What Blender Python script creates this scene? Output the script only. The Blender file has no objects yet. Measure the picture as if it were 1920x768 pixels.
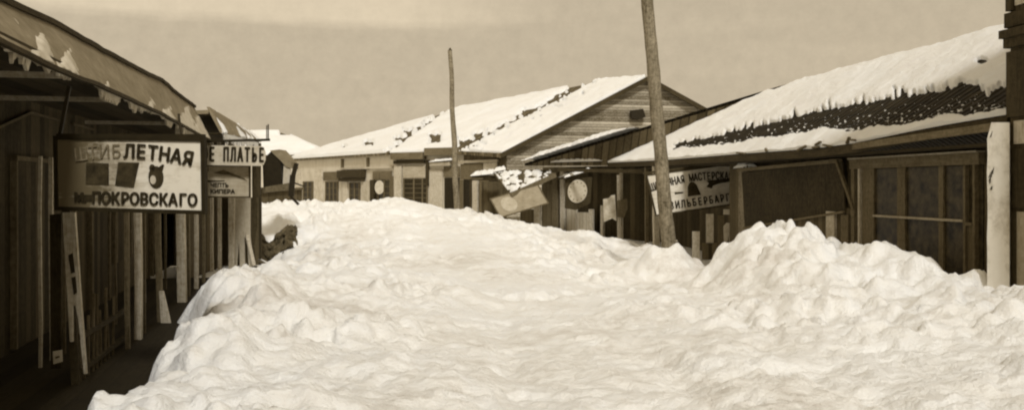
import bpy, math, random
import numpy as np
from mathutils import Vector, Matrix

random.seed(7)
S = bpy.context.scene
COL = S.collection
F, HZ, CX, EYE = 1700.0, 350.0, 960.0, 2.0      # survey of the photograph: focal length, horizon, centre, eye height


def P(px, py, d):
    return Vector(((px - CX) / F * d, d, EYE + (HZ - py) / F * d))


def proj(X, Y, Z):
    return CX + F * X / Y, HZ - F * (Z - EYE) / Y


# ------------------------------------------------------------------ noise
_rng = np.random.RandomState(11)
_perm = np.concatenate([_rng.permutation(512)] * 3)
_ga = _rng.rand(512) * 2 * np.pi
_gx, _gy = np.cos(_ga), np.sin(_ga)


def perlin(x, y):
    x = np.asarray(x, float) + 1000.0
    y = np.asarray(y, float) + 1000.0
    xi, yi = np.floor(x).astype(int), np.floor(y).astype(int)
    xf, yf = x - xi, y - yi
    u = xf * xf * xf * (xf * (xf * 6 - 15) + 10)
    v = yf * yf * yf * (yf * (yf * 6 - 15) + 10)
    xi, yi = xi % 512, yi % 512

    def g(i, j, dx, dy):
        h = _perm[_perm[(xi + i) % 512] + (yi + j) % 512] % 512
        return _gx[h] * dx + _gy[h] * dy
    a = g(0, 0, xf, yf) * (1 - u) + g(1, 0, xf - 1, yf) * u
    b = g(0, 1, xf, yf - 1) * (1 - u) + g(1, 1, xf - 1, yf - 1) * u
    return (a * (1 - v) + b * v) * 1.5


def fbm(x, y, o=4):
    r, a = 0, 1.0
    for k in range(o):
        r = r + a * perlin(x * 2 ** k + 17.3 * k, y * 2 ** k - 9.1 * k)
        a *= .5
    return r


def blocks(x, y, seed):
    """broken crust: every cell is a slab with its own height and tilt"""
    best = np.full(x.shape, 1e9)
    out = np.zeros(x.shape)
    x, y = x + 500.0, y + 500.0
    xi, yi = np.floor(x).astype(int), np.floor(y).astype(int)
    r = np.random.RandomState(seed).rand(5, 1024)
    for i in (-1, 0, 1):
        for j in (-1, 0, 1):
            h = _perm[(_perm[(xi + i) % 512] + yi + j) % 512] % 512
            dx, dy = x - (xi + i + r[0][h]), y - (yi + j + r[1][h])
            d = dx * dx + dy * dy
            v = (r[2][h] - .5) + (r[3][h] - .5) * 1.3 * dx + (r[4][h] - .5) * 1.3 * dy - .5 * d
            m = d < best
            best = np.where(m, d, best)
            out = np.where(m, v, out)
    return out


def sstep(a, b, x):
    t = np.clip((np.asarray(x, float) - a) / (b - a), 0, 1)
    return t * t * (3 - 2 * t)


# ------------------------------------------------------------------ materials
def sep(v, k=1.0):
    s = min(1, max(0, v / .8)) ** .5
    return (v * k, v * k * (.69 + .26 * s), v * k * (.18 + .64 * s), 1)


class NT:
    def __init__(self, name):
        self.m = bpy.data.materials.new(name)
        self.m.use_nodes = True
        self.t = self.m.node_tree
        self.b = self.t.nodes['Principled BSDF']
        self.b.inputs['Specular IOR Level'].default_value = .15

    def n(self, typ, **kw):
        o = self.t.nodes.new(typ)
        for k, v in kw.items():
            setattr(o, k, v)
        return o

    def l(self, a, b):
        self.t.links.new(a, b)

    def math(self, op, a, b=None):
        o = self.n('ShaderNodeMath', operation=op)
        for i, x in enumerate((a, b)):
            if x is None:
                continue
            if isinstance(x, (int, float)):
                o.inputs[i].default_value = x
            else:
                self.l(x, o.inputs[i])
        return o.outputs[0]

    def ramp(self, fac, stops):
        r = self.n('ShaderNodeValToRGB')
        e = r.color_ramp.elements
        while len(e) < len(stops):
            e.new(.5)
        for el, (p, c) in zip(e, stops):
            el.position = p
            el.color = c
        self.l(fac, r.inputs[0])
        return r.outputs[0]

    def noise(self, vec, scale, detail=5, rough=.6):
        o = self.n('ShaderNodeTexNoise')
        o.inputs['Scale'].default_value = scale
        o.inputs['Detail'].default_value = detail
        o.inputs['Roughness'].default_value = rough
        if vec is not None:
            self.l(vec, o.inputs['Vector'])
        return o.outputs[0]

    def scaled(self, sx, sy, sz):
        tc = self.n('ShaderNodeTexCoord')
        mp = self.n('ShaderNodeMapping')
        mp.inputs['Scale'].default_value = (sx, sy, sz)
        self.l(tc.outputs['Object'], mp.inputs['Vector'])
        return mp.outputs[0]

    def mix(self, fac, a, b, mode='MIX'):
        o = self.n('ShaderNodeMix', data_type='RGBA', blend_type=mode)
        for sock, x in ((o.inputs[0], fac), (o.inputs[6], a), (o.inputs[7], b)):
            if isinstance(x, (int, float)):
                sock.default_value = x
            elif isinstance(x, tuple):
                sock.default_value = x
            else:
                self.l(x, sock)
        return o.outputs[2]

    def bump(self, h, strength=.5, dist=.02):
        o = self.n('ShaderNodeBump')
        o.inputs['Strength'].default_value = strength
        o.inputs['Distance'].default_value = dist
        self.l(h, o.inputs['Height'])
        self.l(o.outputs[0], self.b.inputs['Normal'])


def wood(name, v, axis='x', board=.16, spread=.35, grain='z', gap=.07):
    """weathered boards: tone per board, seams, streaky grain along the board"""
    t = NT(name)
    g = {'x': (2, 22, 22), 'y': (22, 2, 22), 'z': (22, 22, 2)}[grain]
    grain_n = t.noise(t.scaled(*g), 1.6, 6, .65)
    blot = t.noise(t.scaled(1, 1, 1), 1.3, 4)
    if board:
        tc = t.n('ShaderNodeTexCoord')
        sp = t.n('ShaderNodeSeparateXYZ')
        t.l(tc.outputs['Object'], sp.inputs[0])
        c = t.math('DIVIDE', sp.outputs['XYZ'.index(axis.upper())], board)
        cell = t.math('FLOOR', c)
        wn = t.n('ShaderNodeTexWhiteNoise', noise_dimensions='1D')
        t.l(cell, wn.inputs['W'])
        fr = t.math('FRACT', c)
        seam = t.math('LESS_THAN', fr, gap)
        tone = t.math('MULTIPLY', wn.outputs['Value'], 1.0)
    else:
        seam, tone = None, None
    lo, hi = sep(v * (1 - spread)), sep(v * (1 + spread))
    f = t.math('MULTIPLY', grain_n, .6)
    f = t.math('ADD', f, t.math('MULTIPLY', blot, .4))
    f = t.math('ADD', f, t.math('MULTIPLY', t.math('SUBTRACT', t.noise(t.scaled(1, 1, 1), 16, 4, .7), .5), .7))
    if tone is not None:
        f = t.math('ADD', t.math('MULTIPLY', f, .65), t.math('MULTIPLY', tone, .35))
    col = t.ramp(f, [(.28, lo), (.72, hi)])
    if seam is not None:
        col = t.mix(t.math('MULTIPLY', seam, .75), col, sep(v * .22))
    t.l(col, t.b.inputs['Base Color'])
    t.b.inputs['Roughness'].default_value = .85
    h = grain_n if seam is None else t.math('SUBTRACT', grain_n, t.math('MULTIPLY', seam, 1.5))
    t.bump(h, .6, .015)
    return t.m


def plaster(name, v, dirt=.5, scale=1.2):
    t = NT(name)
    a = t.noise(t.scaled(1, 1, 1), scale, 7, .7)
    b = t.noise(t.scaled(3, 3, .6), 1.5, 5, .6)
    f = t.math('ADD', t.math('MULTIPLY', a, .6), t.math('MULTIPLY', b, .4))
    col = t.ramp(f, [(.33, sep(v * dirt)), (.5, sep(v)), (.75, sep(v * 1.12))])
    t.l(col, t.b.inputs['Base Color'])
    t.b.inputs['Roughness'].default_value = .92
    t.bump(t.noise(t.scaled(1, 1, 1), 18, 4), .4, .01)
    return t.m


def sheet_metal(name, v):
    t = NT(name)
    a = t.noise(t.scaled(.7, .7, 2), 2.2, 7, .7)
    b = t.noise(t.scaled(1, 1, 1), 9, 4, .6)
    f = t.math('ADD', t.math('MULTIPLY', a, .65), t.math('MULTIPLY', b, .35))
    t.l(t.ramp(f, [(.3, sep(v * .6)), (.55, sep(v)), (.72, sep(v * 1.45))]), t.b.inputs['Base Color'])
    t.b.inputs['Roughness'].default_value = .8
    t.bump(f, .3, .02)
    return t.m


def tiles(name, v, pitch=.22, course=.33):
    t = NT(name)
    tc = t.n('ShaderNodeTexCoord')
    sp = t.n('ShaderNodeSeparateXYZ')
    t.l(tc.outputs['Object'], sp.inputs[0])
    w = t.math('SINE', t.math('MULTIPLY', sp.outputs[0], 2 * math.pi / pitch))
    c = t.math('FRACT', t.math('DIVIDE', sp.outputs[1], course))
    n = t.noise(t.scaled(1, 1, 1), 7, 6, .75)
    n = t.math('ADD', n, t.math('MULTIPLY', t.math('SUBTRACT', t.noise(t.scaled(4, .6, 1), 2.5, 4, .7), .5), 1.2))
    f = t.math('ADD', t.math('MULTIPLY', w, .05), n)
    f = t.math('SUBTRACT', f, t.math('MULTIPLY', t.math('LESS_THAN', c, .15), .2))
    t.l(t.ramp(f, [(.3, sep(v * .35)), (.6, sep(v)), (.85, sep(v * 2.0))]), t.b.inputs['Base Color'])
    t.b.inputs['Roughness'].default_value = .9
    t.bump(t.math('ADD', w, t.math('MULTIPLY', c, 1.2)), .8, .05)
    return t.m


def siding(name, v, board=.2):
    return wood(name, v, 'z', board, .45, 'x', .12)


def snow_mat(name, v=.86, dirt=.12):
    t = NT(name)
    n1 = t.noise(t.scaled(.45, .45, .45), 1.0, 6, .62)
    n2 = t.noise(t.scaled(1, 1, 1), 4.5, 6, .7)
    f = t.math('ADD', t.math('MULTIPLY', n1, .6), t.math('MULTIPLY', n2, .4))
    c_d = (v * (1 - dirt * 1.6), v * (1 - dirt * 1.85), v * (1 - dirt * 2.3), 1)
    c_m = (v * .97, v * .955, v * .90, 1)
    c_l = (v, v, v * .97, 1)
    col = t.ramp(f, [(.36, c_d), (.47, c_m), (.58, c_l)])
    t.l(col, t.b.inputs['Base Color'])
    t.b.inputs['Roughness'].default_value = .95
    t.b.inputs['Specular IOR Level'].default_value = .05
    h = t.math('ADD', t.math('MULTIPLY', t.noise(t.scaled(1, 1, 1), 32, 6, .75), .8), t.math('MULTIPLY', t.noise(t.scaled(1, 1, 1), 9, 6, .7), 1.4))
    t.bump(h, .75, .05)
    return t.m


def flat(name, v, rough=.8, var=.25, scale=9):
    t = NT(name)
    n = t.noise(t.scaled(1, 1, 1), scale, 6, .7)
    t.l(t.ramp(n, [(.32, sep(v * (1 - var))), (.68, sep(v * (1 + var)))]), t.b.inputs['Base Color'])
    t.b.inputs['Roughness'].default_value = rough
    return t.m


def paint_board(name, v, worn=.5, side=None):
    """painted sign board; side=(x0,x1) wears the paint off towards the left end"""
    t = NT(name)
    a = t.noise(t.scaled(1, 1, 1), 3.5, 7, .72)
    b = t.noise(t.scaled(1, 1, 6), 5, 6, .7)
    f = t.math('ADD', t.math('MULTIPLY', a, .6), t.math('MULTIPLY', b, .4))
    if side:
        tc = t.n('ShaderNodeTexCoord')
        sp = t.n('ShaderNodeSeparateXYZ')
        t.l(tc.outputs['Object'], sp.inputs[0])
        mr = t.n('ShaderNodeMapRange')
        mr.inputs[1].default_value, mr.inputs[2].default_value = side
        mr.inputs[3].default_value, mr.inputs[4].default_value = -.30, .12
        t.l(sp.outputs[0], mr.inputs[0])
        f = t.math('ADD', f, mr.outputs[0])
    t.l(t.ramp(f, [(.28, sep(v * worn * .6)), (.44, sep(v * (.5 + worn / 2))), (.6, sep(v))]), t.b.inputs['Base Color'])
    t.b.inputs['Roughness'].default_value = .75
    t.bump(b, .25, .006)
    return t.m


M = dict(
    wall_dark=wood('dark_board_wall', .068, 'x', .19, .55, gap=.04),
    wall_mid=wood('grey_board_wall', .11, 'x', .17, .4),
    wall_pale=wood('pale_board_wall', .42, 'x', .16, .3),
    dark=wood('dark_timber', .045, board=0, spread=.5),
    darkh=wood('dark_timber_level', .05, board=0, spread=.5, grain='x'),
    mid=wood('weathered_timber', .125, board=0, spread=.45),
    midh=wood('weathered_timber_level', .14, board=0, spread=.45, grain='x'),
    pale=wood('pale_timber', .42, board=0, spread=.4),
    paleh=wood('pale_timber_level', .36, board=0, spread=.35, grain='x'),
    pole=wood('pole_timber', .19, board=0, spread=.75),
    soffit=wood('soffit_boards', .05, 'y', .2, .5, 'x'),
    floor=wood('walk_boards', .022, 'y', .2, .4, 'x', .03),
    band=sheet_metal('roof_sheet', .24),
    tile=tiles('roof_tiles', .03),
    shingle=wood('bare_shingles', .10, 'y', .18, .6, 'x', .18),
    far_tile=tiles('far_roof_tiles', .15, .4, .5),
    gable=wood('gable_siding', .30, 'z', .13, .75, 'x', .18),
    plaster=plaster('pale_plaster', .48, .65),
    plaster_far=plaster('far_limewash', .56, .72, .6),
    plaster_far2=plaster('far_stucco', .50, .65, .6),
    pier=plaster('pier_plaster', .72, .55, 3.5),
    snow=snow_mat('snow', .92, .16),
    rsnow=snow_mat('roof_snow', .88, .05),
    glass=flat('window_glass', .04, .4, .9, 7),  # mottling stands in for speckled reflections and snow behind the panes
    glass_far=flat('far_window_glass', .03, .35, .5, 1.5),
    black=flat('black_paint', .02, .6, .3),
    ink=flat('sign_letter_paint', .028, .7, .45, 14),
    faded=flat('faded_letter_paint', .10, .8, .5, 14),
    worn_ink=flat('worn_letter_paint', .17, .8, .5, 10),
    pic=flat('sign_picture_paint', .04, .7, .6, 11),
    paper=flat('paper', .5, .9, .2, 5),
    cloth=flat('cloth', .42, .95, .35, 4),
    lumps=flat('dark_lumps', .09, .98, .7, 5),
)


# ------------------------------------------------------------------ mesh building
class MB:
    def __init__(self):
        self.v, self.f = [], []

    def add(self, vs, fs):
        o = len(self.v)
        self.v += [Vector(a) for a in vs]
        self.f += [tuple(i + o for i in f) for f in fs]
        return self

    def obox(self, o, a, b, c):
        """box from corner o with edge vectors a, b, c"""
        o, a, b, c = Vector(o), Vector(a), Vector(b), Vector(c)
        if a.cross(b).dot(c) < 0:
            a, b = b, a
        vs = [o, o + a, o + a + b, o + b, o + c, o + a + c, o + a + b + c, o + b + c]
        return self.add(vs, [(3, 2, 1, 0), (4, 5, 6, 7), (0, 1, 5, 4), (1, 2, 6, 5), (2, 3, 7, 6), (3, 0, 4, 7)])

    def beam(self, p, q, w, h, up=(0, 0, 1), jit=0.0):
        p, q = Vector(p), Vector(q)
        d = (q - p).normalized()
        u = Vector(up)
        if abs(d.dot(u)) > .97:
            u = Vector((0.14, -1, 0))
        s = d.cross(u).normalized()
        u = s.cross(d).normalized()
        n = max(1, int((q - p).length / .5)) if jit else 1
        vs, fs = [], []
        for k in range(n + 1):
            c = p.lerp(q, k / n)
            if jit:
                c = c + s * random.uniform(-jit, jit) + u * random.uniform(-jit, jit)
            for a, b in ((-1, -1), (1, -1), (1, 1), (-1, 1)):
                vs.append(c + s * a * w / 2 + u * b * h / 2)
        for k in range(n):
            for i in range(4):
                j = (i + 1) % 4
                fs.append((k * 4 + i, k * 4 + j, k * 4 + 4 + j, k * 4 + 4 + i))
        fs += [(3, 2, 1, 0), tuple(n * 4 + i for i in range(4))]
        return self.add(vs, fs)

    def prism(self, pts, ext):
        """polygon extruded by vector ext"""
        pts = [Vector(p) for p in pts]
        e = Vector(ext)
        n = len(pts)
        fs = [tuple(range(n - 1, -1, -1)), tuple(range(n, 2 * n))]
        fs += [(i, (i + 1) % n, n + (i + 1) % n, n + i) for i in range(n)]
        return self.add(pts + [p + e for p in pts], fs)

    def tube(self, pts, rads, n=10, wob=0.0):
        vs, fs = [], []
        for k, (p, r) in enumerate(zip(pts, rads)):
            p = Vector(p)
            d = (Vector(pts[min(k + 1, len(pts) - 1)]) - Vector(pts[max(k - 1, 0)])).normalized()
            s = d.cross(Vector((.3, 1, .1))).normalized()
            t = s.cross(d).normalized()
            for i in range(n):
                a = 2 * math.pi * i / n
                rr = r * (1 + random.uniform(-wob, wob))
                vs.append(p + (s * math.cos(a) + t * math.sin(a)) * rr)
        m = len(pts)
        for k in range(m - 1):
            for i in range(n):
                j = (i + 1) % n
                fs.append((k * n + i, k * n + j, (k + 1) * n + j, (k + 1) * n + i))
        fs += [tuple(range(n - 1, -1, -1)), tuple((m - 1) * n + i for i in range(n))]
        return self.add(vs, fs)

    def build(self, name, mat, parent=None, smooth=False):
        me = bpy.data.meshes.new(name)
        v = self.v
        if parent is not None:
            r = root_of(parent)
            inv = r['_m'].inverted() if False else ROOTM[r.name].inverted()
            v = [inv @ a for a in v]
        me.from_pydata([tuple(a) for a in v], [], self.f)
        import bmesh
        bm = bmesh.new()
        bm.from_mesh(me)
        bmesh.ops.recalc_face_normals(bm, faces=bm.faces)
        bm.to_mesh(me)
        bm.free()
        return link(name, me, mat, parent, smooth)


ROOTM = {}


def root_of(o):
    while o.parent is not None:
        o = o.parent
    return o


def link(name, me, mat, parent=None, smooth=False):
    if mat is not None:
        me.materials.append(mat)
    if smooth:
        me.polygons.foreach_set('use_smooth', [True] * len(me.polygons))
    o = bpy.data.objects.new(name, me)
    COL.objects.link(o)
    o.parent = parent
    return o


def thing(name, label, cat, loc, rot=0.0, group=None):
    o = bpy.data.objects.new(name, None)
    COL.objects.link(o)
    o.empty_display_size = .3
    o.location = loc
    o.rotation_euler = (0, 0, rot)
    o['label'], o['category'] = label, cat
    if group:
        o['group'] = group
    ROOTM[o.name] = Matrix.Translation(Vector(loc)) @ Matrix.Rotation(rot, 4, 'Z')
    return o


class Fac:
    """vertical plane x = c + m*y; left=True when the street lies on its +x side"""
    def __init__(self, c, m, left=False):
        self.c, self.m = c, m
        u = Vector((m, 1, 0)).normalized()
        self.u = u
        self.n = Vector((u.y, -u.x, 0)) if left else Vector((-u.y, u.x, 0))
        self.rot = math.atan2(u.y, u.x)

    @classmethod
    def through(cls, a, b, left=False):
        m = (b[0] - a[0]) / (b[1] - a[1])
        return cls(a[0] - m * a[1], m, left)

    def d(self, px):
        return self.c / ((px - CX) / F - self.m)

    def at(self, d, z=0.0, out=0.0):
        return Vector((self.c + self.m * d, d, z)) + self.n * out

    def p(self, px, py, out=0.0):
        d = self.d(px)
        return Vector((self.c + self.m * d, d, EYE + (HZ - py) / F * d)) + self.n * out

    def z(self, px, py):
        return EYE + (HZ - py) / F * self.d(px)

    def slab(self, mb, px0, px1, z0, z1, out, th):
        a, b = self.at(self.d(px0)), self.at(self.d(px1))
        a, b = a + self.n * out, b + self.n * out
        a.z = b.z = z0
        return mb.obox(a, b - a, self.n * th, (0, 0, z1 - z0))

    def slabd(self, mb, d0, d1, z0, z1, out, th):
        a, b = self.at(d0, z0, out), self.at(d1, z0, out)
        return mb.obox(a, b - a, self.n * th, (0, 0, z1 - z0))

    def rect(self, mb, px0, py0, px1, py1, out, th):
        pm = (px0 + px1) / 2
        return self.slab(mb, px0, px1, self.z(pm, py1), self.z(pm, py0), out, th)


def grid_mesh(name, X, Y, Z, mat, parent=None, smooth=True):
    r, c = X.shape
    co = np.stack([X, Y, Z], -1).reshape(-1, 3)
    if parent is not None:
        inv = np.array(ROOTM[root_of(parent).name].inverted())
        co = co @ inv[:3, :3].T + inv[:3, 3]
    i = np.arange(r * c).reshape(r, c)
    q = np.stack([i[:-1, :-1], i[:-1, 1:], i[1:, 1:], i[1:, :-1]], -1).reshape(-1, 4)
    me = bpy.data.meshes.new(name)
    me.vertices.add(r * c)
    me.vertices.foreach_set('co', co.astype(np.float32).ravel())
    me.loops.add(q.size)
    me.loops.foreach_set('vertex_index', q.astype(np.int32).ravel())
    me.polygons.add(len(q))
    me.polygons.foreach_set('loop_start', np.arange(0, q.size, 4, dtype=np.int32))
    me.polygons.foreach_set('loop_total', np.full(len(q), 4, dtype=np.int32))
    me.update(calc_edges=True)
    me.validate()
    return link(name, me, mat, parent, smooth)


def snow_sheet(parent, corners, nu, nv, hfun, mat, name='roof_snow', warp=None):
    """snow lying on a roof plane: corners bl, br, tr, tl; hfun(u, v, px, py, X, Y) = depth, negative where the roof is bare"""
    bl, br, tr, tl = [np.array(c) for c in corners]
    u, v = np.linspace(0, 1, nu), np.linspace(0, 1, nv)
    ui = np.concatenate([[0], np.arange(nu), [nu - 1]])
    vi = np.concatenate([[0], np.arange(nv), [nv - 1]])
    U, V = np.meshgrid(u[ui], v[vi])
    B = ((1 - U) * (1 - V))[..., None] * bl + (U * (1 - V))[..., None] * br + (U * V)[..., None] * tr + ((1 - U) * V)[..., None] * tl
    if warp:
        B = B + np.stack([0 * U, 0 * U, warp(B[..., 1], V)], -1)
    N = np.cross(br - bl, tl - bl)
    N = N / np.linalg.norm(N)
    if N[2] < 0:
        N = -N
    px, py = proj(B[..., 0], B[..., 1], B[..., 2])
    h = hfun(U, V, px, py, B[..., 0], B[..., 1])
    ring = np.zeros(h.shape, bool)
    ring[0, :] = ring[-1, :] = True
    ring[:, 0] = ring[:, -1] = True
    h = np.where(ring, -.03, np.maximum(h, -.03))
    Q = B + N * h[..., None]
    return grid_mesh(name, Q[..., 0], Q[..., 1], Q[..., 2], mat, parent)


def deck(parent, corners, th, mat, name='roof', warp=None):
    c = [Vector(a) for a in corners]
    if len(c) == 4:
        n_ = 40 if warp else 14
        m = MB()
        dn = Vector((0, 0, -th))
        idx = lambda i, j: j * (n_ + 1) + i
        top = [c[0].lerp(c[1], i / n_).lerp(c[3].lerp(c[2], i / n_), j / n_) for j in range(n_ + 1) for i in range(n_ + 1)]
        if warp:
            top = [p + Vector((0, 0, float(warp(p.y, (k // (n_ + 1)) / n_)))) for k, p in enumerate(top)]
        N_ = len(top)
        fs = []
        for j in range(n_):
            for i in range(n_):
                q = (idx(i, j), idx(i + 1, j), idx(i + 1, j + 1), idx(i, j + 1))
                fs += [q, tuple(N_ + k for k in reversed(q))]
        rim = [idx(i, 0) for i in range(n_)] + [idx(n_, j) for j in range(n_)] + [idx(i, n_) for i in range(n_, 0, -1)] + [idx(0, j) for j in range(n_, 0, -1)]
        for a, b_ in zip(rim, rim[1:] + rim[:1]):
            fs.append((a, b_, N_ + b_, N_ + a))
        m.add(top + [p + dn for p in top], fs)
        return m.build(name, mat, parent)
    n = (c[1] - c[0]).cross(c[-1] - c[0]).normalized()
    if n.z < 0:
        n = -n
    return MB().prism(c, -n * th).build(name, mat, parent)


def text_mesh(s, size, xscale=1.0, weight=.0):
    cu = bpy.data.curves.new('lettering', 'FONT')
    cu.body = s
    cu.size = size
    cu.offset = weight
    cu.extrude = .004
    cu.align_x = 'CENTER'
    cu.align_y = 'CENTER'
    cu.resolution_u = 3
    o = bpy.data.objects.new('lettering', cu)
    COL.objects.link(o)
    dg = bpy.context.evaluated_depsgraph_get()
    dg.update()
    me = bpy.data.meshes.new_from_object(o.evaluated_get(dg))
    vs = [Vector((v.co.x * xscale, v.co.y, v.co.z)) for v in me.vertices]
    fs = [tuple(p.vertices) for p in me.polygons]
    bpy.data.objects.remove(o)
    bpy.data.meshes.remove(me)
    return vs, fs


class SignFace:
    """local frame of a sign: x to the right as seen, y up, normal towards the viewer"""
    def __init__(self, tl, tr, bl):
        tl, tr, bl = Vector(tl), Vector(tr), Vector(bl)
        self.o = bl
        self.w, self.h = (tr - tl).length, (tl - bl).length
        self.x = (tr - tl).normalized()
        up = (tl - bl)
        self.y = (up - self.x * up.dot(self.x)).normalized()
        self.sk = up.dot(self.x)            # lean of the sides
        self.n = self.x.cross(self.y).normalized()

    def pt(self, a, b, out=0.0):
        """a, b in 0..1 across and up"""
        return self.o + self.x * (a * self.w + b * self.sk) + self.y * (b * self.h) + self.n * out

    def text(self, mb, s, a, b, size, rot=0.0, xs=1.0, weight=0.0, out=.012):
        vs, fs = text_mesh(s, size, xs)
        cr, sr = math.cos(rot), math.sin(rot)
        # a bold stroke: the letter struck several times, a hair apart
        for k, (dx, dy) in enumerate(((0, 0), (-1, 0), (1, 0), (0, 1), (0, -1)) if weight else ((0, 0),)):
          c = self.pt(a, b, out + .0007 * k) + self.x * dx * weight + self.y * dy * weight * .6
          mb.add([c + self.x * (v.x * cr - v.y * sr) + self.y * (v.x * sr + v.y * cr) + self.n * v.z for v in vs], fs)

    def board(self, mb, th=.03):
        mb.prism([self.pt(0, 0), self.pt(1, 0), self.pt(1, 1), self.pt(0, 1)], -self.n * th)

    def frame(self, mb, w=.04, th=.05):
        ax, by = w / self.w, w / self.h
        for a0, b0, a1, b1 in ((-ax, -by, 1 + ax, 0), (-ax, 1, 1 + ax, 1 + by), (-ax, 0, 0, 1), (1, 0, 1 + ax, 1)):
            mb.prism([self.pt(a0, b0, .015), self.pt(a1, b0, .015), self.pt(a1, b1, .015), self.pt(a0, b1, .015)], -self.n * th)

    def poly(self, mb, pts, out=.004, th=.006):
        mb.prism([self.pt(a, b, out) for a, b in pts], self.n * th)


def ellipse(ca, cb, ra, rb, n=18, a0=0):
    return [(ca + ra * math.cos(2 * math.pi * i / n + a0), cb + rb * math.sin(2 * math.pi * i / n + a0)) for i in range(n)]


def mesh_cap(parent, p, q, w, h, name='snow_cap', seed=0):
    """a rounded strip of snow lying along p-q"""
    rr = random.Random(seed)
    p, q = Vector(p), Vector(q)
    d = (q - p)
    s = d.cross(Vector((0, 0, 1))).normalized()
    n = max(6, int(d.length / .06))
    X = np.zeros((7, n)); Y = X.copy(); Z = X.copy()
    for j in range(n):
        t = j / (n - 1)
        e = max(.15, min(1, 6 * t, 6 * (1 - t))) ** .5
        hh = h * e * (.65 + .5 * rr.random())
        ww = w * (.85 + .3 * rr.random())
        for i in range(7):
            a = math.pi * i / 6
            c = p + d * t + s * (math.cos(a) * ww / 2)
            X[i, j], Y[i, j], Z[i, j] = c.x, c.y, c.z + math.sin(a) * hh
    return grid_mesh(name, X, Y, Z, M['rsnow'], parent)


# =================================================================== GROUND AND SNOW
def grow_ground():
    n = 41
    g = np.linspace(-1, 1, n)
    g = np.sign(g) * np.abs(g) ** 2 * 600
    X, Y = np.meshgrid(g, g + 30)
    Z = np.full(X.shape, -.25)
    o = grid_mesh('ground', X, Y, Z, M['snow'])
    o['kind'] = 'structure'


KEYS = [  # depth, then (x, z) of: outer left, left foot, left crest, street left, middle, street right, right crest, right wall, outer right
    (1.2, (-6, -.05), (-2.3, .05), (-1.6, .5), (-.9, .5), (.2, .42), (1.6, .45), (3.8, .75), (6.2, .9), (14, .9)),
    (3.0, (-6, -.05), (-2.5, .0), (-2.25, .58), (-1.1, .52), (.3, .43), (2.0, .5), (4.4, .85), (6.5, .9), (14, .9)),
    (6.0, (-6, -.05), (-2.86, .0), (-2.60, .62), (-1.5, .58), (.3, .48), (2.2, .6), (5.0, .80), (7.0, .78), (14, .8)),
    (8.3, (-7, -.05), (-3.24, .0), (-2.98, .66), (-1.9, .60), (.2, .50), (2.4, .62), (5.0, .86), (7.2, .60), (14, .7)),
    (10.0, (-7, -.05), (-3.60, .0), (-3.30, .78), (-2.1, .64), (.1, .50), (2.5, .64), (5.2, .80), (7.0, .50), (14, .7)),
    (11.2, (-7, -.05), (-4.25, .0), (-3.68, .86), (-2.3, .68), (0, .52), (2.6, .62), (5.3, .60), (7.0, .40), (14, .5)),
    (13.0, (-8, -.05), (-4.8, .0), (-4.15, .74), (-2.8, .70), (-.2, .54), (2.9, .46), (5.3, .74), (7.0, .40), (14, .3)),
    (16.6, (-9, -.05), (-5.4, .0), (-4.8, .36), (-3.2, .60), (-.5, .60), (2.9, .16), (4.9, .52), (6.5, .35), (14, .2)),
    (21.0, (-9, -.05), (-5.75, .0), (-5.2, .20), (-4.1, .46), (-.8, .75), (2.0, .34), (3.9, .0), (6.0, .02), (14, .1)),
    (24.0, (-10, -.05), (-6.35, .05), (-5.65, .56), (-4.3, .74), (-1.2, .93), (1.6, .60), (3.3, .36), (5.6, .05), (14, .1)),
    (28.0, (-14, .6), (-9.0, 1.46), (-7.2, 1.44), (-5.2, 1.25), (-2.4, 1.28), (.6, .80), (2.5, .46), (5.0, .10), (14, .1)),
    (32.0, (-16, 1.3), (-10, 1.42), (-8.2, 1.40), (-6.2, 1.36), (-4.1, 1.60), (-1.8, 1.22), (.6, .50), (4.2, .12), (14, .1)),
    (38.0, (-18, 1.2), (-12, 1.2), (-9.5, 1.2), (-7.2, 1.15), (-4.8, 1.05), (-2.4, .6), (.3, .25), (3.0, .10), (14, .1)),
    (55.0, (-26, .9), (-18, .9), (-14, .9), (-10, .9), (-6, .6), (-3, .4), (.0, .2), (3.0, .10), (14, .1)),
    (78.0, (-30, .4), (-20, .4), (-14, .4), (-10, .4), (-6, .3), (-3, .2), (.0, .1), (3.0, .05), (14, .0)),
]
MOUNDS = [  # x, y, height added, radius x, radius y
    (4.20, 15.8, .70, .46, .85), (4.12, 15.6, .10, .22, .3), (4.98, 15.4, .36, .42, .55), (3.62, 15.6, .24, .30, .6), (5.5, 15.0, .10, .3, .4),
    (5.42, 12.9, .30, .34, .55), (5.15, 12.7, .10, .3, .4),
    (3.05, 18.0, .55, .40, .6), (2.55, 18.6, .24, .4, .6), (2.4, 25.5, .14, .5, .7), (1.2, 30.5, .16, .5, .6),
    (-2.75, 5.9, .22, .25, .35), (-3.9, 12.0, .12, .35, .5), (-4.2, 13.6, .1, .25, .3),
    (-4.15, 32.0, .06, .6, .6),
]


def base_height(X, Y):
    ks = np.array([k[0] for k in KEYS])
    Z = np.zeros(X.shape)
    for r in range(X.shape[0]):
        y = Y[r, 0]
        i = int(np.clip(np.searchsorted(ks, y) - 1, 0, len(ks) - 2))
        t = np.clip((y - ks[i]) / (ks[i + 1] - ks[i]), 0, 1)
        a, b = np.array(KEYS[i][1:]), np.array(KEYS[i + 1][1:])
        p = a * (1 - t) + b * t
        x = X[r]
        # eased interpolation keeps the crests round
        j = np.clip(np.searchsorted(p[:, 0], x) - 1, 0, len(p) - 2)
        s = np.clip((x - p[j, 0]) / (p[j + 1, 0] - p[j, 0]), 0, 1)
        s2 = .45 * s + .55 * s * s * (3 - 2 * s)
        Z[r] = p[j, 1] * (1 - s2) + p[j + 1, 1] * s2
    return Z


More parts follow.
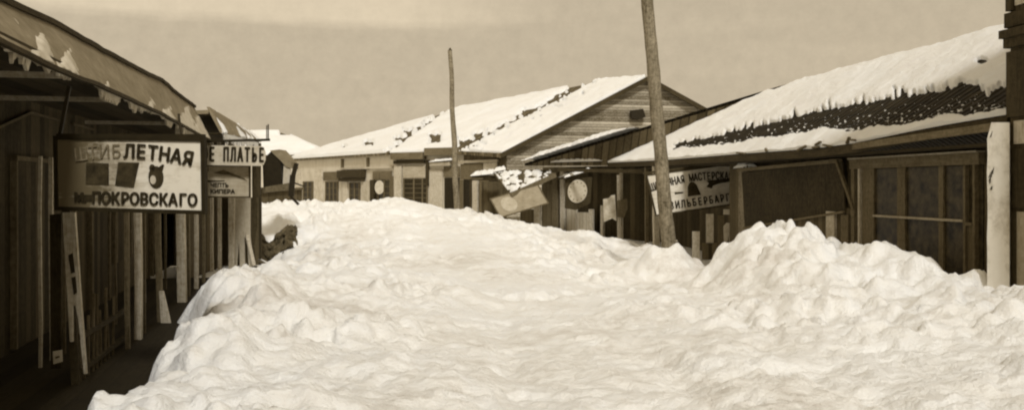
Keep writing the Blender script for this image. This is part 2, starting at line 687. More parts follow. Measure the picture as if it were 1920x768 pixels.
def grow_snow():
    ny, nx = 900, 460
    y = 1.2 * (78 / 1.2) ** np.linspace(0, 1, ny)
    s = np.linspace(0, 1, nx)
    L = np.interp(y, [1.2, 12, 30, 78], [-6.0, -8.0, -16, -29])
    R = np.interp(y, [1.2, 12, 30, 78], [9.0, 9.5, 9.5, 13])
    X = L[:, None] + (R - L)[:, None] * s[None, :]
    Y = np.repeat(y[:, None], nx, 1)
    # ragged plan: warp the lookups so that crests wander
    wx = .16 * fbm(X * .9, Y * .9, 3) + .05 * perlin(X * 3.1, Y * 3.1)
    wy = .35 * fbm(X * .7 + 40, Y * .7, 2)
    Z = base_height(X + wx, Y)
    for mx, my, h, rx, ry in MOUNDS:
        front = np.clip(my - Y, 0, 5) * (mx > 3.3)
        dx, dy = (X + .9 * wx - mx) / (rx * (1 + .35 * front)), (Y + .6 * wy - my) / (ry * np.where(front > 0, 3.6, 1))
        q = (dx * dx + dy * dy)
        Z += h * np.exp(-q ** np.where(front > 0, 1.1, 1.7) * .8)
    rough = sstep(.04, .36, Z)
    # trodden track is smoother, the thrown-up banks are cloddy
    cx = np.interp(Y, [1, 6, 13, 21, 32], [.5, .6, .3, -1.2, -3.2])
    track = np.exp(-((X - cx) / np.interp(Y, [1, 13, 32], [1.5, 1.4, 1.3])) ** 2)
    amp = rough * (1 - .6 * track) * np.interp(Y, [1, 25, 40], [1, 1.0, .7])
    ax, ay = X + .30 * fbm(X * .9, Y * .9 + 7, 3), Y + .30 * fbm(X * .9 + 31, Y * .9, 3)
    lump = np.abs(perlin(ax * .8, ay * .7)) * .15 + np.abs(perlin(ax * 1.7 + 5, ay * 1.5)) * .10
    lump += np.abs(perlin(ax * 3.6 + 9, ay * 3.1)) * .050
    lump += fbm(X * 3.0 + 4, Y * 2.8, 5) * .030 + fbm(X * 1.0, Y * .9 + 50, 3) * .045
    patch = .45 + .9 * sstep(-.35, .4, fbm(X * .55 + 70, Y * .5, 2))
    lump = lump * patch + fbm(X * .45 + 5, Y * .4 + 60, 2) * .07
    Z = Z + lump * amp - .075 * amp
    crumb = fbm(X * 9 + 12, Y * 9, 3)
    bx, by = X + .10 * fbm(X * 2.2, Y * 2.2, 3), Y + .10 * fbm(X * 2.2 + 19, Y * 2.2, 3)
    k1 = sstep(-.25, .35, fbm(X * .8 + 3, Y * .8, 2) + .25 * (np.abs(X - cx) > 1.4))
    k2 = sstep(-.3, .3, fbm(X * 1.3 + 30, Y * 1.3, 2) + .2 * (np.abs(X - cx) > 1.4))
    Z = Z + rough * (1 - .65 * track) * patch * (1 + .9 * sstep(.85, 1.2, Z)) * (.12 * k1 * blocks(bx * 2.0, by * 1.8, 1) + .085 * k2 * blocks(bx * 4.6, by * 4.2, 2)) + rough * (.034 * k1 * blocks(bx * 10, by * 9.5, 3) + .016 * blocks(bx * 21, by * 20, 4))
    Z = Z + amp * .022 * sstep(.1, .7, crumb) + amp * .012 * fbm(X * 20, Y * 20, 2)
    # thrown clods on the banks
    rc = np.random.RandomState(5)
    yr = Y[:, 0]
    for k in range(620):
        cyy = 3.5 + 24 * rc.rand() ** 1.3
        left = rc.rand() < .36
        cxx = np.interp(cyy, [3, 6, 11, 16, 24], [-1.9, -2.45, -3.6, -4.7, -5.4]) + abs(rc.randn()) * .8 if left else np.interp(cyy, [3, 6, 11, 16, 24], [4.4, 5, 5.5, 5.0, 3.0]) + rc.randn() * 1.1
        rad = rc.uniform(.07, .30) * (1.0 if cyy > 8 else .8)
        hh = rad * rc.uniform(.15, .42)
        i0, i1 = np.searchsorted(yr, [cyy - 2 * rad, cyy + 2 * rad])
        if i1 - i0 < 2:
            continue
        xs, ys = X[i0:i1], Y[i0:i1]
        q = ((xs + .5 * wx[i0:i1] - cxx) / rad) ** 2 + ((ys - cyy) / (rad * rc.uniform(.8, 1.3))) ** 2
        Z[i0:i1] += hh * np.exp(-q ** 1.6) * rough[i0:i1]
    for _ in range(1):
        Zs = Z.copy()
        Zs[1:-1, 1:-1] = (4 * Z[1:-1, 1:-1] + Z[:-2, 1:-1] + Z[2:, 1:-1] + Z[1:-1, :-2] + Z[1:-1, 2:]) / 8
        Z = Zs
    Z = Z - .09 * track * rough * sstep(5, 9, Y) * (1 - sstep(24, 30, Y))
    # broad shallow ruts that run with the street
    Z += -.05 * rough * np.exp(-((X - cx + .55) / .22) ** 2) - .04 * rough * np.exp(-((X - cx - .75) / .22) ** 2)
    o = grid_mesh('snow_street', X, Y, Z, M['snow'])
    o['kind'] = 'structure'


grow_ground()
grow_snow()

# =================================================================== LEFT ROW, FIRST SHOP WITH GALLERY
EL = Fac(-2.148, -.218, True)          # eave line of the left row
WL = Fac(-3.47, -.218, True)           # shop wall behind the gallery
b = EL.at(11)
L1 = thing('shop_building', 'dark timber shop at the left edge with open posted gallery and long grey eave', 'building', (b.x, b.y, 0), EL.rot)
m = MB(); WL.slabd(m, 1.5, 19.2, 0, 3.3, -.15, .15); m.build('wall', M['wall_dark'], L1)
# far end wall and back wall
m = MB()
a = WL.at(19.2, 0, -.15)
m.obox(a, -WL.n * 4.2, -WL.u * .15, (0, 0, 3.3))
m.obox(WL.at(1.5, 0, -4.3), WL.u * 18.0, -WL.n * .15, (0, 0, 3.3)); m.build('back_wall', M['wall_mid'], L1)
m = MB(); m.obox(WL.at(1.5, 0, .004), WL.u * 17.6, EL.n * 1.95, (0, 0, .11)); m.build('boardwalk', M['floor'], L1)
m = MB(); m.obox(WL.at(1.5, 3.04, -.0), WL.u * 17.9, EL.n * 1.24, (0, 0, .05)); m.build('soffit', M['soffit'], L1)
# roof: steep street band and flat deck behind
ds = np.linspace(1.5, 19.0, 60)
zl = np.interp(ds, [1.5, 6.2, 7.46, 9.38, 12.6, 15, 19], [3.0, 3.0, 2.987, 3.02, 3.03, 3.0, 2.955]) + .012 * perlin(ds * 1.3, ds * 0 + 3)
zu = np.interp(ds, [1.5, 7.2, 8.67, 10.9, 13.5, 14.9, 16.4, 19], [3.46, 3.48, 3.555, 3.60, 3.67, 3.73, 3.68, 3.66]) + .01 * perlin(ds * 2.1, ds * 0 + 8)
m = MB()
vs, fs = [], []
for d_, a_, u_ in zip(ds, zl, zu):
    lo, up = EL.at(d_, a_), EL.at(d_, u_, -.35)
    inn = Vector((EL.n.x, EL.n.y, 0)) * -.05
    vs += [lo, up, up + inn + Vector((0, 0, -.02)), lo + inn + Vector((0, 0, .02))]
for k in range(len(ds) - 1):
    for i in range(4):
        j = (i + 1) % 4
        fs.append((k * 4 + i, k * 4 + j, k * 4 + 4 + j, k * 4 + 4 + i))
fs += [(0, 1, 2, 3), tuple((len(ds) - 1) * 4 + i for i in (3, 2, 1, 0))]
m.add(vs, fs); m.build('roof_edge', M['band'], L1)
m = MB()
for k in range(len(ds) - 1):
    m.beam(EL.at(ds[k], zu[k] + .012, -.345), EL.at(ds[k + 1], zu[k + 1] + .012, -.345), .07, .05)
    pass
m.build('ridge_trim', M['darkh'], L1)
m = MB()
for k in range(len(ds) - 1):
    m.beam(EL.at(ds[k], zl[k] - .012, .012), EL.at(ds[k + 1], zl[k + 1] - .012, .012), .05, .035)
m.build('eave_trim', M['darkh'], L1)
m = MB()
m.prism([EL.at(1.5, 3.40, -.40), EL.at(19.0, 3.56, -.40), EL.at(19.0, 3.2, -5.6), EL.at(1.5, 3.05, -5.6)], (0, 0, -.08))
m.build('roof', M['band'], L1)


def band_h(U, V, px, py, X, Y):
    h = np.full(U.shape, -.05)
    for cx, wd, top in ((83, 20, .66), (130, 17, .62), (203, 6, .22), (283, 10, .42), (318, 12, .5), (352, 22, .9), (376, 18, .9)):
        w = wd * (1 - V / top) * (1 + .35 * perlin(V * 7, px * .05))
        h = np.maximum(h, np.where(V < top, .009 * np.clip((w - np.abs(px - cx + 5 * perlin(V * 5, px * .02 + 3))) / 4, -2, 1), -.05))
    return h + (.012 * perlin(X * 9, Y * 9) - .004) * (h > -.03)


z0_ = lambda d: float(np.interp(d, ds, zl)); z1_ = lambda d: float(np.interp(d, ds, zu))
for dA, dB in ((6.3, 9.4), (9.4, 13.2), (13.2, 19.0)):
    snow_sheet(L1, [EL.at(dA, z0_(dA), .006), EL.at(dB, z0_(dB), .006), EL.at(dB, z1_(dB), -.344), EL.at(dA, z1_(dA), -.344)], 120, 40, band_h, M['paper'], 'roof_snow')
# ragged ice and snow hanging under the eave
m = MB()


def fringe(m, pa, pb, lo, hi, n):
    """one ragged lip of frozen snow clinging under the eave"""
    up_, dn_ = [], []
    lo, hi = lo * .8, hi * 1.05
    ln = (lo + hi) / 2
    n = n * 3
    for k in range(n + 1):
        d_ = EL.d(pa + (pb - pa) * k / n)
        ln = min(hi, max(lo * .3, ln + random.uniform(-.4, .4) * hi))
        if k in (0, n):
            ln = .015
        up_.append(EL.at(d_, z0_(d_) - .005, -.015))
        dn_.append(EL.at(d_ + random.uniform(-.02, .02), z0_(d_) - .01 - ln, -.015 - .1 * ln))
    vs, fs = [], []
    t_ = EL.n * -.05
    for a, b_ in zip(up_, dn_):
        vs += [a, b_, b_ + t_ * .5, a + t_]
    for k in range(n):
        for q in range(4):
            r_ = (q + 1) % 4
            fs.append((k * 4 + q, k * 4 + r_, k * 4 + 4 + r_, k * 4 + 4 + q))
    MB().add(vs, fs + [(0, 1, 2, 3), tuple(n * 4 + q for q in (3, 2, 1, 0))]).build('icicle_fringe', M['cloth'], L1)


fringe(m, 20, 62, .05, .10, 12); fringe(m, 64, 100, .02, .05, 8); fringe(m, 102, 137, .05, .10, 8); fringe(m, 188, 262, .04, .11, 20)
fringe(m, 262, 330, .05, .14, 18); fringe(m, 330, 384, .06, .16, 14)

# tie beams and braces in the gallery roof
for pe, pi, y_ in ((126, 76, 142), (230, 0, 182), (327, 202, 222), (377, 300, 262)):
    d_ = EL.d(pe)
    z_ = min(2.97, EYE + (HZ - y_) / F * d_)
    e = EL.at(d_, z_, -.03)
    MB().beam(e, e - EL.n * 1.24, .05, .05).build('tie_beam', M['paleh'], L1)  # pale tone stands in for light on the beams' lower edges
for (xa, ya), (xb, yb) in (((-60, 262), (52, 211)), ((52, 211), (118, 229)), ((132, 232), (172, 243))):
    MB().beam(WL.p(xa, ya, .03), WL.p(xb, yb, .03), .03, .03).build('brace', M['mid'], L1)


def post(par, fac, pt, pb_, w, mat, ztop, zbot=0.0, dd=None, out=0.0, th=None):
    """leaning post: pixel column at head and foot"""
    d_ = fac.d((pt + pb_) / 2) if dd is None else dd
    top = Vector(((pt - CX) / F * d_, d_, ztop)) + fac.n * out
    bot = Vector(((pb_ - CX) / F * d_, d_, zbot)) + fac.n * out
    return MB().beam(bot, top, w, th or w, jit=.006).build('post', mat, par)


post(L1, EL, 127, 150, .07, M['dark'], 2.30, 0, dd=8.7, out=-.03, th=.06)
m = MB(); m.beam(EL.at(8.7, 2.36, -.06), EL.at(18.6, 2.36, -.06), .09, .10); m.build('post_beam', M['darkh'], L1)
for pt, pb_, w, k in ((243, 247, .05, 'mid'), (265, 266, .08, 'pale'), (277, 277, .035, 'mid'), (299, 306, .075, 'mid'), (342, 347, .13, 'pale'), (356, 357, .07, 'mid'), (372, 373, .07, 'pale'), (385, 386, .06, 'mid')):
    post(L1, EL, pt, pb_, w, M[k], 3.0 if pt == 342 else 2.32, 0, out=-.04)
for pt, pb_, w, k, dd in ((171, 172, .03, 'pale', 9.6), (188, 190, .04, 'pale', 10.0), (208, 209, .03, 'mid', 10.4), (226, 229, .035, 'mid', 10.6), (252, 254, .03, 'mid', 11.2), (287, 289, .03, 'mid', 12.6), (318, 320, .04, 'mid', 14.2), (331, 332, .03, 'pale', 14.9), (363, 364, .04, 'mid', 16.8)):
    post(L1, EL, pt, pb_, w, M[k], 2.32, 0, dd=dd, out=-.5)
# painted panel on the leaning post, splayed foot board on another
m = MB(); m.prism([P(93, 402, 8.95), P(115, 400, 8.95), P(114, 690, 8.95), P(95, 690, 8.95)], (0, .04, 0)); m.build('corner_board', M['dark'], L1)
m = MB(); d_ = 8.62
m.prism([P(117, 398, d_), P(140, 398, d_), P(145, 470, d_), P(151, 560, d_), P(162, 700, d_), P(157, 700, d_), P(147, 600, d_), P(141, 570, d_), P(135, 575, d_), P(136, 640, d_), P(131, 640, d_), P(125, 540, d_), P(120, 455, d_)], (0, .03, 0)); m.build('post_panel', M['pale'], L1)
m = MB(); m.prism([P(128, 478, d_ - .012), P(136, 474, d_ - .012), P(140, 510, d_ - .012), P(133, 512, d_ - .012)], (0, .008, 0))
m.prism([P(134, 520, d_ - .012), P(141, 518, d_ - .012), P(144, 548, d_ - .012), P(138, 552, d_ - .012)], (0, .008, 0)); m.build('post_mark', M['ink'], L1)
m = MB(); d_ = 12.6
m.prism([P(298, 545, d_), P(306, 545, d_), P(320, 606, d_), P(302, 612, d_)], (0, .03, 0)); m.build('foot_board', M['pale'], L1)
# shop door and shuttered windows on the wall behind
for pa, pb_, z0, z1, kind in ((20, 88, .15, 2.3, 'shutter'), (165, 196, .12, 2.3, 'door'), (212, 238, .7, 2.2, 'window'), (282, 318, .12, 2.2, 'door')):
    m = MB(); WL.slab(m, pa, pb_, z0, z1, .004, .05); o = m.build(kind, M['wall_dark'], L1)
    m = MB()
    t_ = 2.2
    WL.slab(m, pa - t_, pa, z0, z1 + .06, .004, .075); WL.slab(m, pb_, pb_ + t_, z0, z1 + .06, .004, .075)
    WL.slab(m, pa - t_, pb_ + t_, z1, z1 + .055, .008, .075)
    m.build('door_frame' if kind == 'door' else 'frame', M['mid'], o)
# low picket railing between the posts
m = MB()
for k, p_ in enumerate((176, 183, 190, 198, 205, 212, 219, 226, 233)):
    d_ = EL.d(p_)
    h_ = .62 + random.uniform(-.1, .2)
    q = EL.at(d_, .1, -.12)
    m.beam(q, q + Vector((random.uniform(-.03, .03), 0, h_)), .022, .02)
rl = m.build('picket', M['mid'], L1)
m = MB(); m.beam(EL.at(8.8, .55, -.12), EL.at(11.0, .52, -.12), .05, .05); m.beam(EL.at(8.8, .22, -.12), EL.at(11.0, .2, -.12), .05, .05); m.build('railing', M['dark'], L1)

nt = thing('notice', 'small pale paper notice low on the dark post at the far left', 'notice', P(107, 680, 8.5), 0)
m = MB(); m.prism([P(100, 682, 8.5), P(117, 677, 8.5), P(116, 655, 8.5), P(99, 658, 8.5)], (0, .006, 0)); m.build('sheet', M['paper'], nt)
m = MB()
m.prism([P(104, 672, 8.494), P(112, 669, 8.494), P(111, 666, 8.494), P(103, 668, 8.494)], (0, .004, 0)); m.build('print', M['faded'], nt)


# ------------------------------------------------------------------ hanging signs on the left
def arc_text(sf, mb, s, a0, a1, b0, sag, size, xs=1.0, weight=0.0):
    n = len(s)
    for k, ch in enumerate(s):
        if ch == ' ':
            continue
        t = (k + .5) / n
        a = a0 + (a1 - a0) * t
        dy = sag * (1 - (2 * a - 1) ** 2)
        slope = sag * (-4 * (2 * a - 1)) * sf.h / sf.w
        sf.text(mb, ch, a, b0 + dy, size, math.atan(slope), xs, weight)


d1 = 8.0
S1 = thing('hanging_sign', 'large pale shop sign with two dark squares and round emblem, worn at left', 'sign', P(243, 396, d1), 0)
sf = SignFace(P(108, 262, d1 + .10), P(377, 266, d1 - .1), P(110, 387, d1 + .10))
m = MB(); sf.board(m); m.build('board', paint_board('sign_paint_worn', .66, .30, (-.55, .30)), S1)
m = MB(); sf.frame(m, .035, .055); m.build('frame', M['black'], S1)
m = MB(); arc_text(sf, m, 'ЛЕТНАЯ', .47, .955, .70, .13, .17, .9, .006); m.build('lettering', M['ink'], S1)
m = MB(); arc_text(sf, m, 'ШТИБ', .13, .46, .70, .13, .165, .9, .0); m.build('faded_lettering', M['worn_ink'], S1)
m = MB()
for k, ch in enumerate('ПОКРОВСКАГО'):
    sf.text(m, ch, .275 + .0665 * k, .135, .145, 0, .86, .006)
sf.text(m, 'М.', .16, .135, .115, 0, .9, .006)
sf.poly(m, [(.135, .085), (.245, .085), (.25, .19), (.14, .185)], .004, .003)
m.build('name_lettering', M['ink'], S1)
m = MB()
sf.poly(m, [(.20, .35), (.36, .345), (.362, .66), (.205, .665)]); sf.poly(m, [(.405, .335), (.535, .31), (.575, .68), (.43, .68)])
m.build('painted_square', M['pic'], S1)
m = MB(); sf.poly(m, ellipse(.69, .47, .052, .165)); sf.poly(m, [(.70, .6), (.735, .66), (.748, .655), (.735, .56)])
sf.poly(m, ellipse(.665, .6, .02, .06)); o = m.build('painted_emblem', M['pic'], S1)
m = MB(); sf.poly(m, ellipse(.672, .43, .02, .065), .012, .003); m.build('emblem_spot', M['paper'], S1)
m = MB(); m.beam(P(108, 255, d1 + .1), P(384, 256, d1 - .1), .04, .04); m.beam(P(112, 255, d1 + .1), EL.at(8.15, 2.9, -.05), .03, .03)
m.beam(P(340, 255, d1), P(335, 215, d1 + .3), .02, .02); m.build('bracket', M['black'], S1)

d2 = 18.6
S2 = thing('hanging_sign', 'narrow pale sign of tall dark letters with a rounded end under the second left eave', 'sign', P(442, 308, d2), 0)
sf = SignFace(P(372, 272, d2), P(498, 274, d2), P(372, 309, d2))
m = MB()
out_ = [(0, 0), (.93, 0), (.97, .08), (.995, .3), (.995, .7), (.97, .92), (.93, 1), (0, 1)]
m.prism([sf.pt(a, b_) for a, b_ in out_], -sf.n * .03); m.build('board', paint_board('sign_paint_letters', .58, .5), S2)
m = MB()
for k, ch in enumerate('ОЕ ПЛАТЬЕ'):
    if ch != ' ':
        sf.text(m, ch, .10 + .105 * k, .5, .40, 0, .40, .014)
m.build('lettering', M['ink'], S2)
m = MB(); m.beam(P(384, 265, d2), P(506, 262, d2), .05, .05); m.beam(P(500, 262, d2), P(500, 235, d2), .018, .018); m.build('bracket', M['black'], S2)
d3 = 18.9
S3 = thing('hanging_sign', 'square grey painted sign with two short rows of small letters, below the narrow pale sign', 'sign', P(426, 370, d3), 0)
sf = SignFace(P(372, 311, d3), P(467, 312, d3), P(372, 367, d3))
m = MB(); sf.board(m); m.build('board', paint_board('sign_paint_grey', .42, .5), S3)
m = MB(); sf.frame(m, .03, .05); m.build('frame', M['darkh'], S3)
m = MB()
sf.text(m, 'ЧЕПТЬ', .42, .36, .12, 0, .95, .004); sf.text(m, 'КИПЕРА', .48, .15, .12, 0, 1.05, .006)
sf.poly(m, [(.16, .46), (.52, .50), (.52, .53), (.16, .52)], .004, .004)
m.build('lettering', M['ink'], S3)
m = MB(); sf.poly(m, [(.3, .78), (.5, .88), (.62, .8), (.9, .62), (.97, .5), (.9, .55), (.6, .72), (.45, .72)], .004, .004)
m.build('painted_figure', M['faded'], S3)

# ------------------------------------------------------------------ left row, second shop
E2 = Fac.through((-6.02, 18.9), (-6.45, 23.3), True)
b = E2.at(21)
L2 = thing('shop_building', 'second left shop with pale plank shutters and a patched snowy eave behind the hanging signs', 'building', (b.x, b.y, 0), E2.rot)
W2 = Fac(E2.c - .9, E2.m, True)
m = MB(); W2.slabd(m, 19.3, 23.2, 0, 3.2, -.15, .15)
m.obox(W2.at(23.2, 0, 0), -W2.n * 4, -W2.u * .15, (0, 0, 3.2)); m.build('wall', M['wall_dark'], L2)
m = MB(); m.prism([E2.at(18.9, 3.12), E2.at(23.4, 3.16), E2.at(23.4, 3.42, -.28), E2.at(18.9, 3.66, -.28)], -E2.n * .06); m.build('roof_edge', M['band'], L2)
m = MB(); m.prism([E2.at(18.9, 3.60, -.3), E2.at(23.4, 3.40, -.3), E2.at(23.4, 3.3, -5), E2.at(18.9, 3.3, -5)], (0, 0, -.08)); m.build('roof', M['band'], L2)
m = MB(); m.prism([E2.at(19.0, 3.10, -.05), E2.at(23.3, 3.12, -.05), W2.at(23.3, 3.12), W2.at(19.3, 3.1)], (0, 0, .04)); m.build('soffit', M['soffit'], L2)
snow_sheet(L2, [E2.at(18.9, 3.12, .004), E2.at(23.4, 3.16, .004), E2.at(23.4, 3.42, -.276), E2.at(18.9, 3.66, -.276)], 110, 24,
           lambda U, V, px, py, X, Y: .05 * np.clip(fbm(X * 2.5, Y * 2.5, 3) * 1.6 + .25 - V * .9, -1, 1), M['rsnow'])
fr = MB()
vs, fs = [], []
for k in range(45):
    d_ = 18.95 + 4.3 * k / 44
    ln = random.uniform(.05, .24) if 0 < k < 44 else .02
    c = E2.at(d_, 3.115, .004)
    vs += [c, c - Vector((0, 0, ln)), c - Vector((0, 0, ln)) + E2.n * -.03, c + E2.n * -.05]
for k in range(44):
    for q in range(4):
        r_ = (q + 1) % 4
        fs.append((k * 4 + q, k * 4 + r_, k * 4 + 4 + r_, k * 4 + 4 + q))
fr.add(vs, fs)
fr.build('icicle_fringe', M['rsnow'], L2)
for pt, pb_, w, k, dd in ((396, 396, .10, 'pale', 21.6), (411, 412, .08, 'pale', 21.9), (403, 403, .06, 'mid', 22.0), (481, 482, .2, 'dark', 23.0), (434, 435, .14, 'pale', 22.3)):
    post(L2, E2, pt, pb_, w, M[k], 3.1, 0, dd=dd)
m = MB(); d_ = 22.5
m.prism([P(440, 366, d_), P(469, 366, d_), P(469, 442, d_), P(474, 500, d_), P(467, 502, d_), P(462, 445, d_), P(458, 445, d_), P(459, 502, d_), P(450, 502, d_), P(448, 450, d_), P(444, 500, d_), P(440, 500, d_)], (0, .05, 0))
m.build('plank_shutter', M['wall_pale'], L2)
m = MB(); m.beam(P(463, 440, 22.44), P(478, 506, 22.2), .09, .04); m.build('prop', M['pale'], L2)
# dark sheet across the void between the two shops
m = MB(); m.prism([P(386, 370, 22.9), P(490, 370, 22.9), P(490, 505, 22.9), P(386, 505, 22.9)], (0, .05, 0)); m.build('void_sheet', M['wall_dark'], L2)

# broken planks at the foot of the post
for k, (xa, ya, xb, yb, d_, lab) in enumerate(((484, 488, 512, 500, 22.0, 'short broken plank lying in the snow at the foot of the dark post'), (476, 500, 497, 506, 21.7, 'snowy plank end lying below the plank shutter props'))):
    pk = thing('broken_plank', lab, 'plank', P((xa + xb) / 2, (ya + yb) / 2, d_), 0, 'broken planks by the second left shop')
    MB().beam(P(xa, ya, d_), P(xb, yb, d_ + .3), .12, .04).build('plank', M['mid'], pk)
    mesh_cap(pk, P(xa + 3, ya, d_) + Vector((0, 0, .02)), P(xb - 4, yb, d_ + .25) + Vector((0, 0, .02)), .1, .05, 'snow_cap', k)

# torn awning hanging over the end of the left row
AW = thing('torn_awning', 'dark torn awning with bent arms drooping past the rounded sign', 'awning', P(525, 385, 24), 0)
da = 24.0
m = MB(); m.prism([P(492, 300, da), P(508, 284, da), P(524, 284, da), P(530, 355, da), P(494, 358, da)], (0, .6, 0)); m.build('canopy_side', M['black'], AW)
m = MB(); m.prism([P(506, 282, da - .05), P(524, 280, da - .05), P(545, 303, da - .05), P(548, 316, da - .05), P(536, 312, da - .05), P(525, 300, da - .05)], (0, .7, 0)); m.build('canopy', M['band'], AW)
m = MB(); m.prism([P(532, 310, da), P(544, 312, da), P(545, 352, da), P(530, 352, da)], (0, .05, 0)); m.build('side_panel', M['paper'], AW)
m = MB(); m.prism([P(486, 352, da - .08), P(546, 342, da - .08), P(545, 356, da - .08), P(486, 362, da - .08)], (0, .3, 0)); m.build('valance', M['mid'], AW)
m = MB(); m.beam(P(556, 306, da - .1), P(549, 332, da - .1), .10, .1); m.beam(P(549, 328, da - .1), P(546, 368, da - .1), .14, .1); m.beam(P(545, 368, da - .1), P(560, 383, da - .1), .08, .06)
m.beam(P(550, 342, da - .1), P(572, 350, da + .4), .03, .03); m.build('arm', M['black'], AW)

# dark lumpy heap filling the gap beyond
def gap_heap():
    t = thing('gap_heap', 'dark lumpy heap in the gap between the left snowdrifts', 'earth heap', P(520, 495, 23.5), 0)
    n = 44
    X = np.zeros((n, n)); Y = X.copy(); Z = X.copy()
    for i in range(n):
        for j in range(n):
            a, b_ = i / (n - 1), j / (n - 1)
            px = 482 + 78 * a
            top = np.interp(px, [482, 492, 505, 518, 530, 540, 552, 560], [440, 438, 456, 440, 428, 420, 423, 432])
            py = 512 + (top - 512) * b_
            p = P(px, py, 23.1 + 1.4 * b_)
            X[i, j], Y[i, j], Z[i, j] = p.x, p.y + .25 * float(fbm(a * 6, b_ * 6, 3)), p.z + .06 * float(fbm(a * 9 + 5, b_ * 9, 3))
    grid_mesh('lumps', X, Y, Z, M['lumps'], t)


gap_heap()

# =================================================================== FAR END OF THE STREET
def simple_house(name, label, cat, A, B, zA, zB, wallmat, depth, ridge, roofmat, snowf, group=None, nu=120, nv=60, zg=0.0, over=.25):
    """house whose street front runs from A (near, right) to B (far, left); ridge = (near end, far end)"""
    fac = Fac.through(A, B)
    # front normal must face the camera
    if fac.n.y > 0:
        fac.n = -fac.n
    mid = ((A[0] + B[0]) / 2, (A[1] + B[1]) / 2, 0)
    t = thing(name, label, cat, mid, math.atan2(A[1] - B[1], A[0] - B[0]), group)
    a, b_ = Vector((A[0], A[1], zg)), Vector((B[0], B[1], zg))
    za, zb = Vector((0, 0, zA - zg)), Vector((0, 0, zB - zg))
    back = -fac.n * depth
    m = MB()
    m.add([a, b_, b_ + zb, a + za, a + back, b_ + back, b_ + back + zb, a + back + za],
          [(0, 1, 2, 3), (5, 4, 7, 6), (4, 0, 3, 7), (1, 5, 6, 2), (3, 2, 6, 7), (1, 0, 4, 5)])
    m.build('wall', wallmat, t)
    o_ = fac.n * over
    ea, eb = a + za + o_, b_ + zb + o_
    r0, r1 = Vector(ridge[0]), Vector(ridge[1])
    deck(t, [ea, eb, r1, r0], .12, roofmat)
    # back slope and gable ends
    ba, bb = a + back + za, b_ + back + zb
    m = MB(); m.prism([ba, bb, r1, r0], (0, 0, -.1)); m.build('roof', roofmat, t)
    m = MB(); m.add([eb, bb, r1], [(0, 1, 2)]); m.build('gable', wallmat, t)
    if snowf:
        snow_sheet(t, [ea, eb, r1, r0], nu, nv, snowf, M['rsnow'])
    return t, fac


# third house on the right: the gabled one
def r3_snow(U, V, px, py, X, Y):
    edge = np.interp(py, [148, 200, 240, 262, 280], [1122, 1035, 945, 905, 880])
    dist = px - edge - 6 * fbm(px * .05, py * .06, 2)
    h = .16 * np.clip(dist / 7, -1, 1) + .03 * fbm(X * 1.5, Y * 1.5, 2)
    hole = fbm(px * .09 + 3, py * .13, 3)
    h = np.where((dist < 34) & (hole > .3 + dist * .012), -.05, h)
    return np.where((dist < 2) & (fbm(px * .13, py * .15 + 9, 2) > -.1 + .0015 * np.abs(dist)), .06, h)


A3, B3 = (-.235, 40.0), (-2.25, 42.2)
R3f = Fac.through(A3, B3)
if R3f.n.y > 0:
    R3f.n = -R3f.n
R3 = thing('gabled_house', 'tall house with plank gable end and snow on its steep roof behind the right pole', 'house', (A3[0], A3[1], 0), 0)
apex = P(1215, 152, 41.5)
zE = EYE + 60 / F * 40
gl, gr = Vector((A3[0], A3[1], 0)), Vector((12.9, 43.0, 0))
m = MB()
gb = [gl, gr, gr + Vector((0, 0, zE)), apex, gl + Vector((0, 0, zE))]
m.prism(gb, (-.05, .25, 0)); m.build('gable', M['gable'], R3)
rend = P(1121, 152, 46.0)
eend = Vector((B3[0], B3[1], EYE + 64 / F * 42.2))
m = MB(); m.prism([gl, Vector((B3[0], B3[1], 0)), eend, gl + Vector((0, 0, zE))], (.15, .2, 0)); m.build('wall', M['wall_mid'], R3)
e0 = gl + Vector((-.25, -.35, zE)); a0 = apex + Vector((-.05, -.35, .12)); e1 = eend + Vector((-.2, -.2, .06))
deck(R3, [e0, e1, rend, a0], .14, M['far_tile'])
snow_sheet(R3, [e0 + Vector((.12, .1, 0)), e1, rend, a0 + Vector((-.1, .05, 0))], 130, 110, r3_snow, M['rsnow'])
m = MB(); m.prism([a0, gr + Vector((.3, -.35, zE)), gr + Vector((2, 6, zE)), rend], (0, 0, -.14)); m.build('roof', M['far_tile'], R3)
m = MB(); m.beam(e0 + Vector((0, -.03, -.05)), a0 + Vector((0, -.03, -.05)), .06, .20); m.beam(a0 + Vector((0, -.03, -.05)), gr + Vector((.3, -.38, zE - .05)), .06, .2); m.build('barge_board', M['darkh'], R3)
m = MB(); m.prism([P(1183, 207, 41.0), P(1206, 204, 41.0), P(1211, 219, 41.0), P(1196, 224, 41.0), P(1184, 221, 41.0)], (0, .3, 0)); m.build('dark_debris', M['black'], R3)  # irregular dark blob, part of the debris by the hip
# street front of the gabled house: boarded shop below the eave
for (x0, y0, x1, y1), nm, mt in (((864, 300, 937, 305), 'lintel', 'paleh'), ((866, 307, 908, 336), 'fascia_board', 'midh'), ((909, 305, 934, 332), 'fascia_board', 'pale'),
                              ((866, 337, 872, 425), 'post', 'mid'), ((872, 338, 884, 425), 'door', 'black'), ((885, 336, 889, 425), 'post', 'dark'), ((890, 338, 899, 425), 'post', 'pale'), ((903, 338, 918, 425), 'post', 'mid'), ((920, 338, 946, 425), 'door', 'black')):
    m = MB(); R3f.rect(m, x0, y0, x1, y1, .03 + .01 * (nm == 'lintel'), .12 if nm in ('post', 'lintel') else .06); m.build(nm, M[mt], R3)

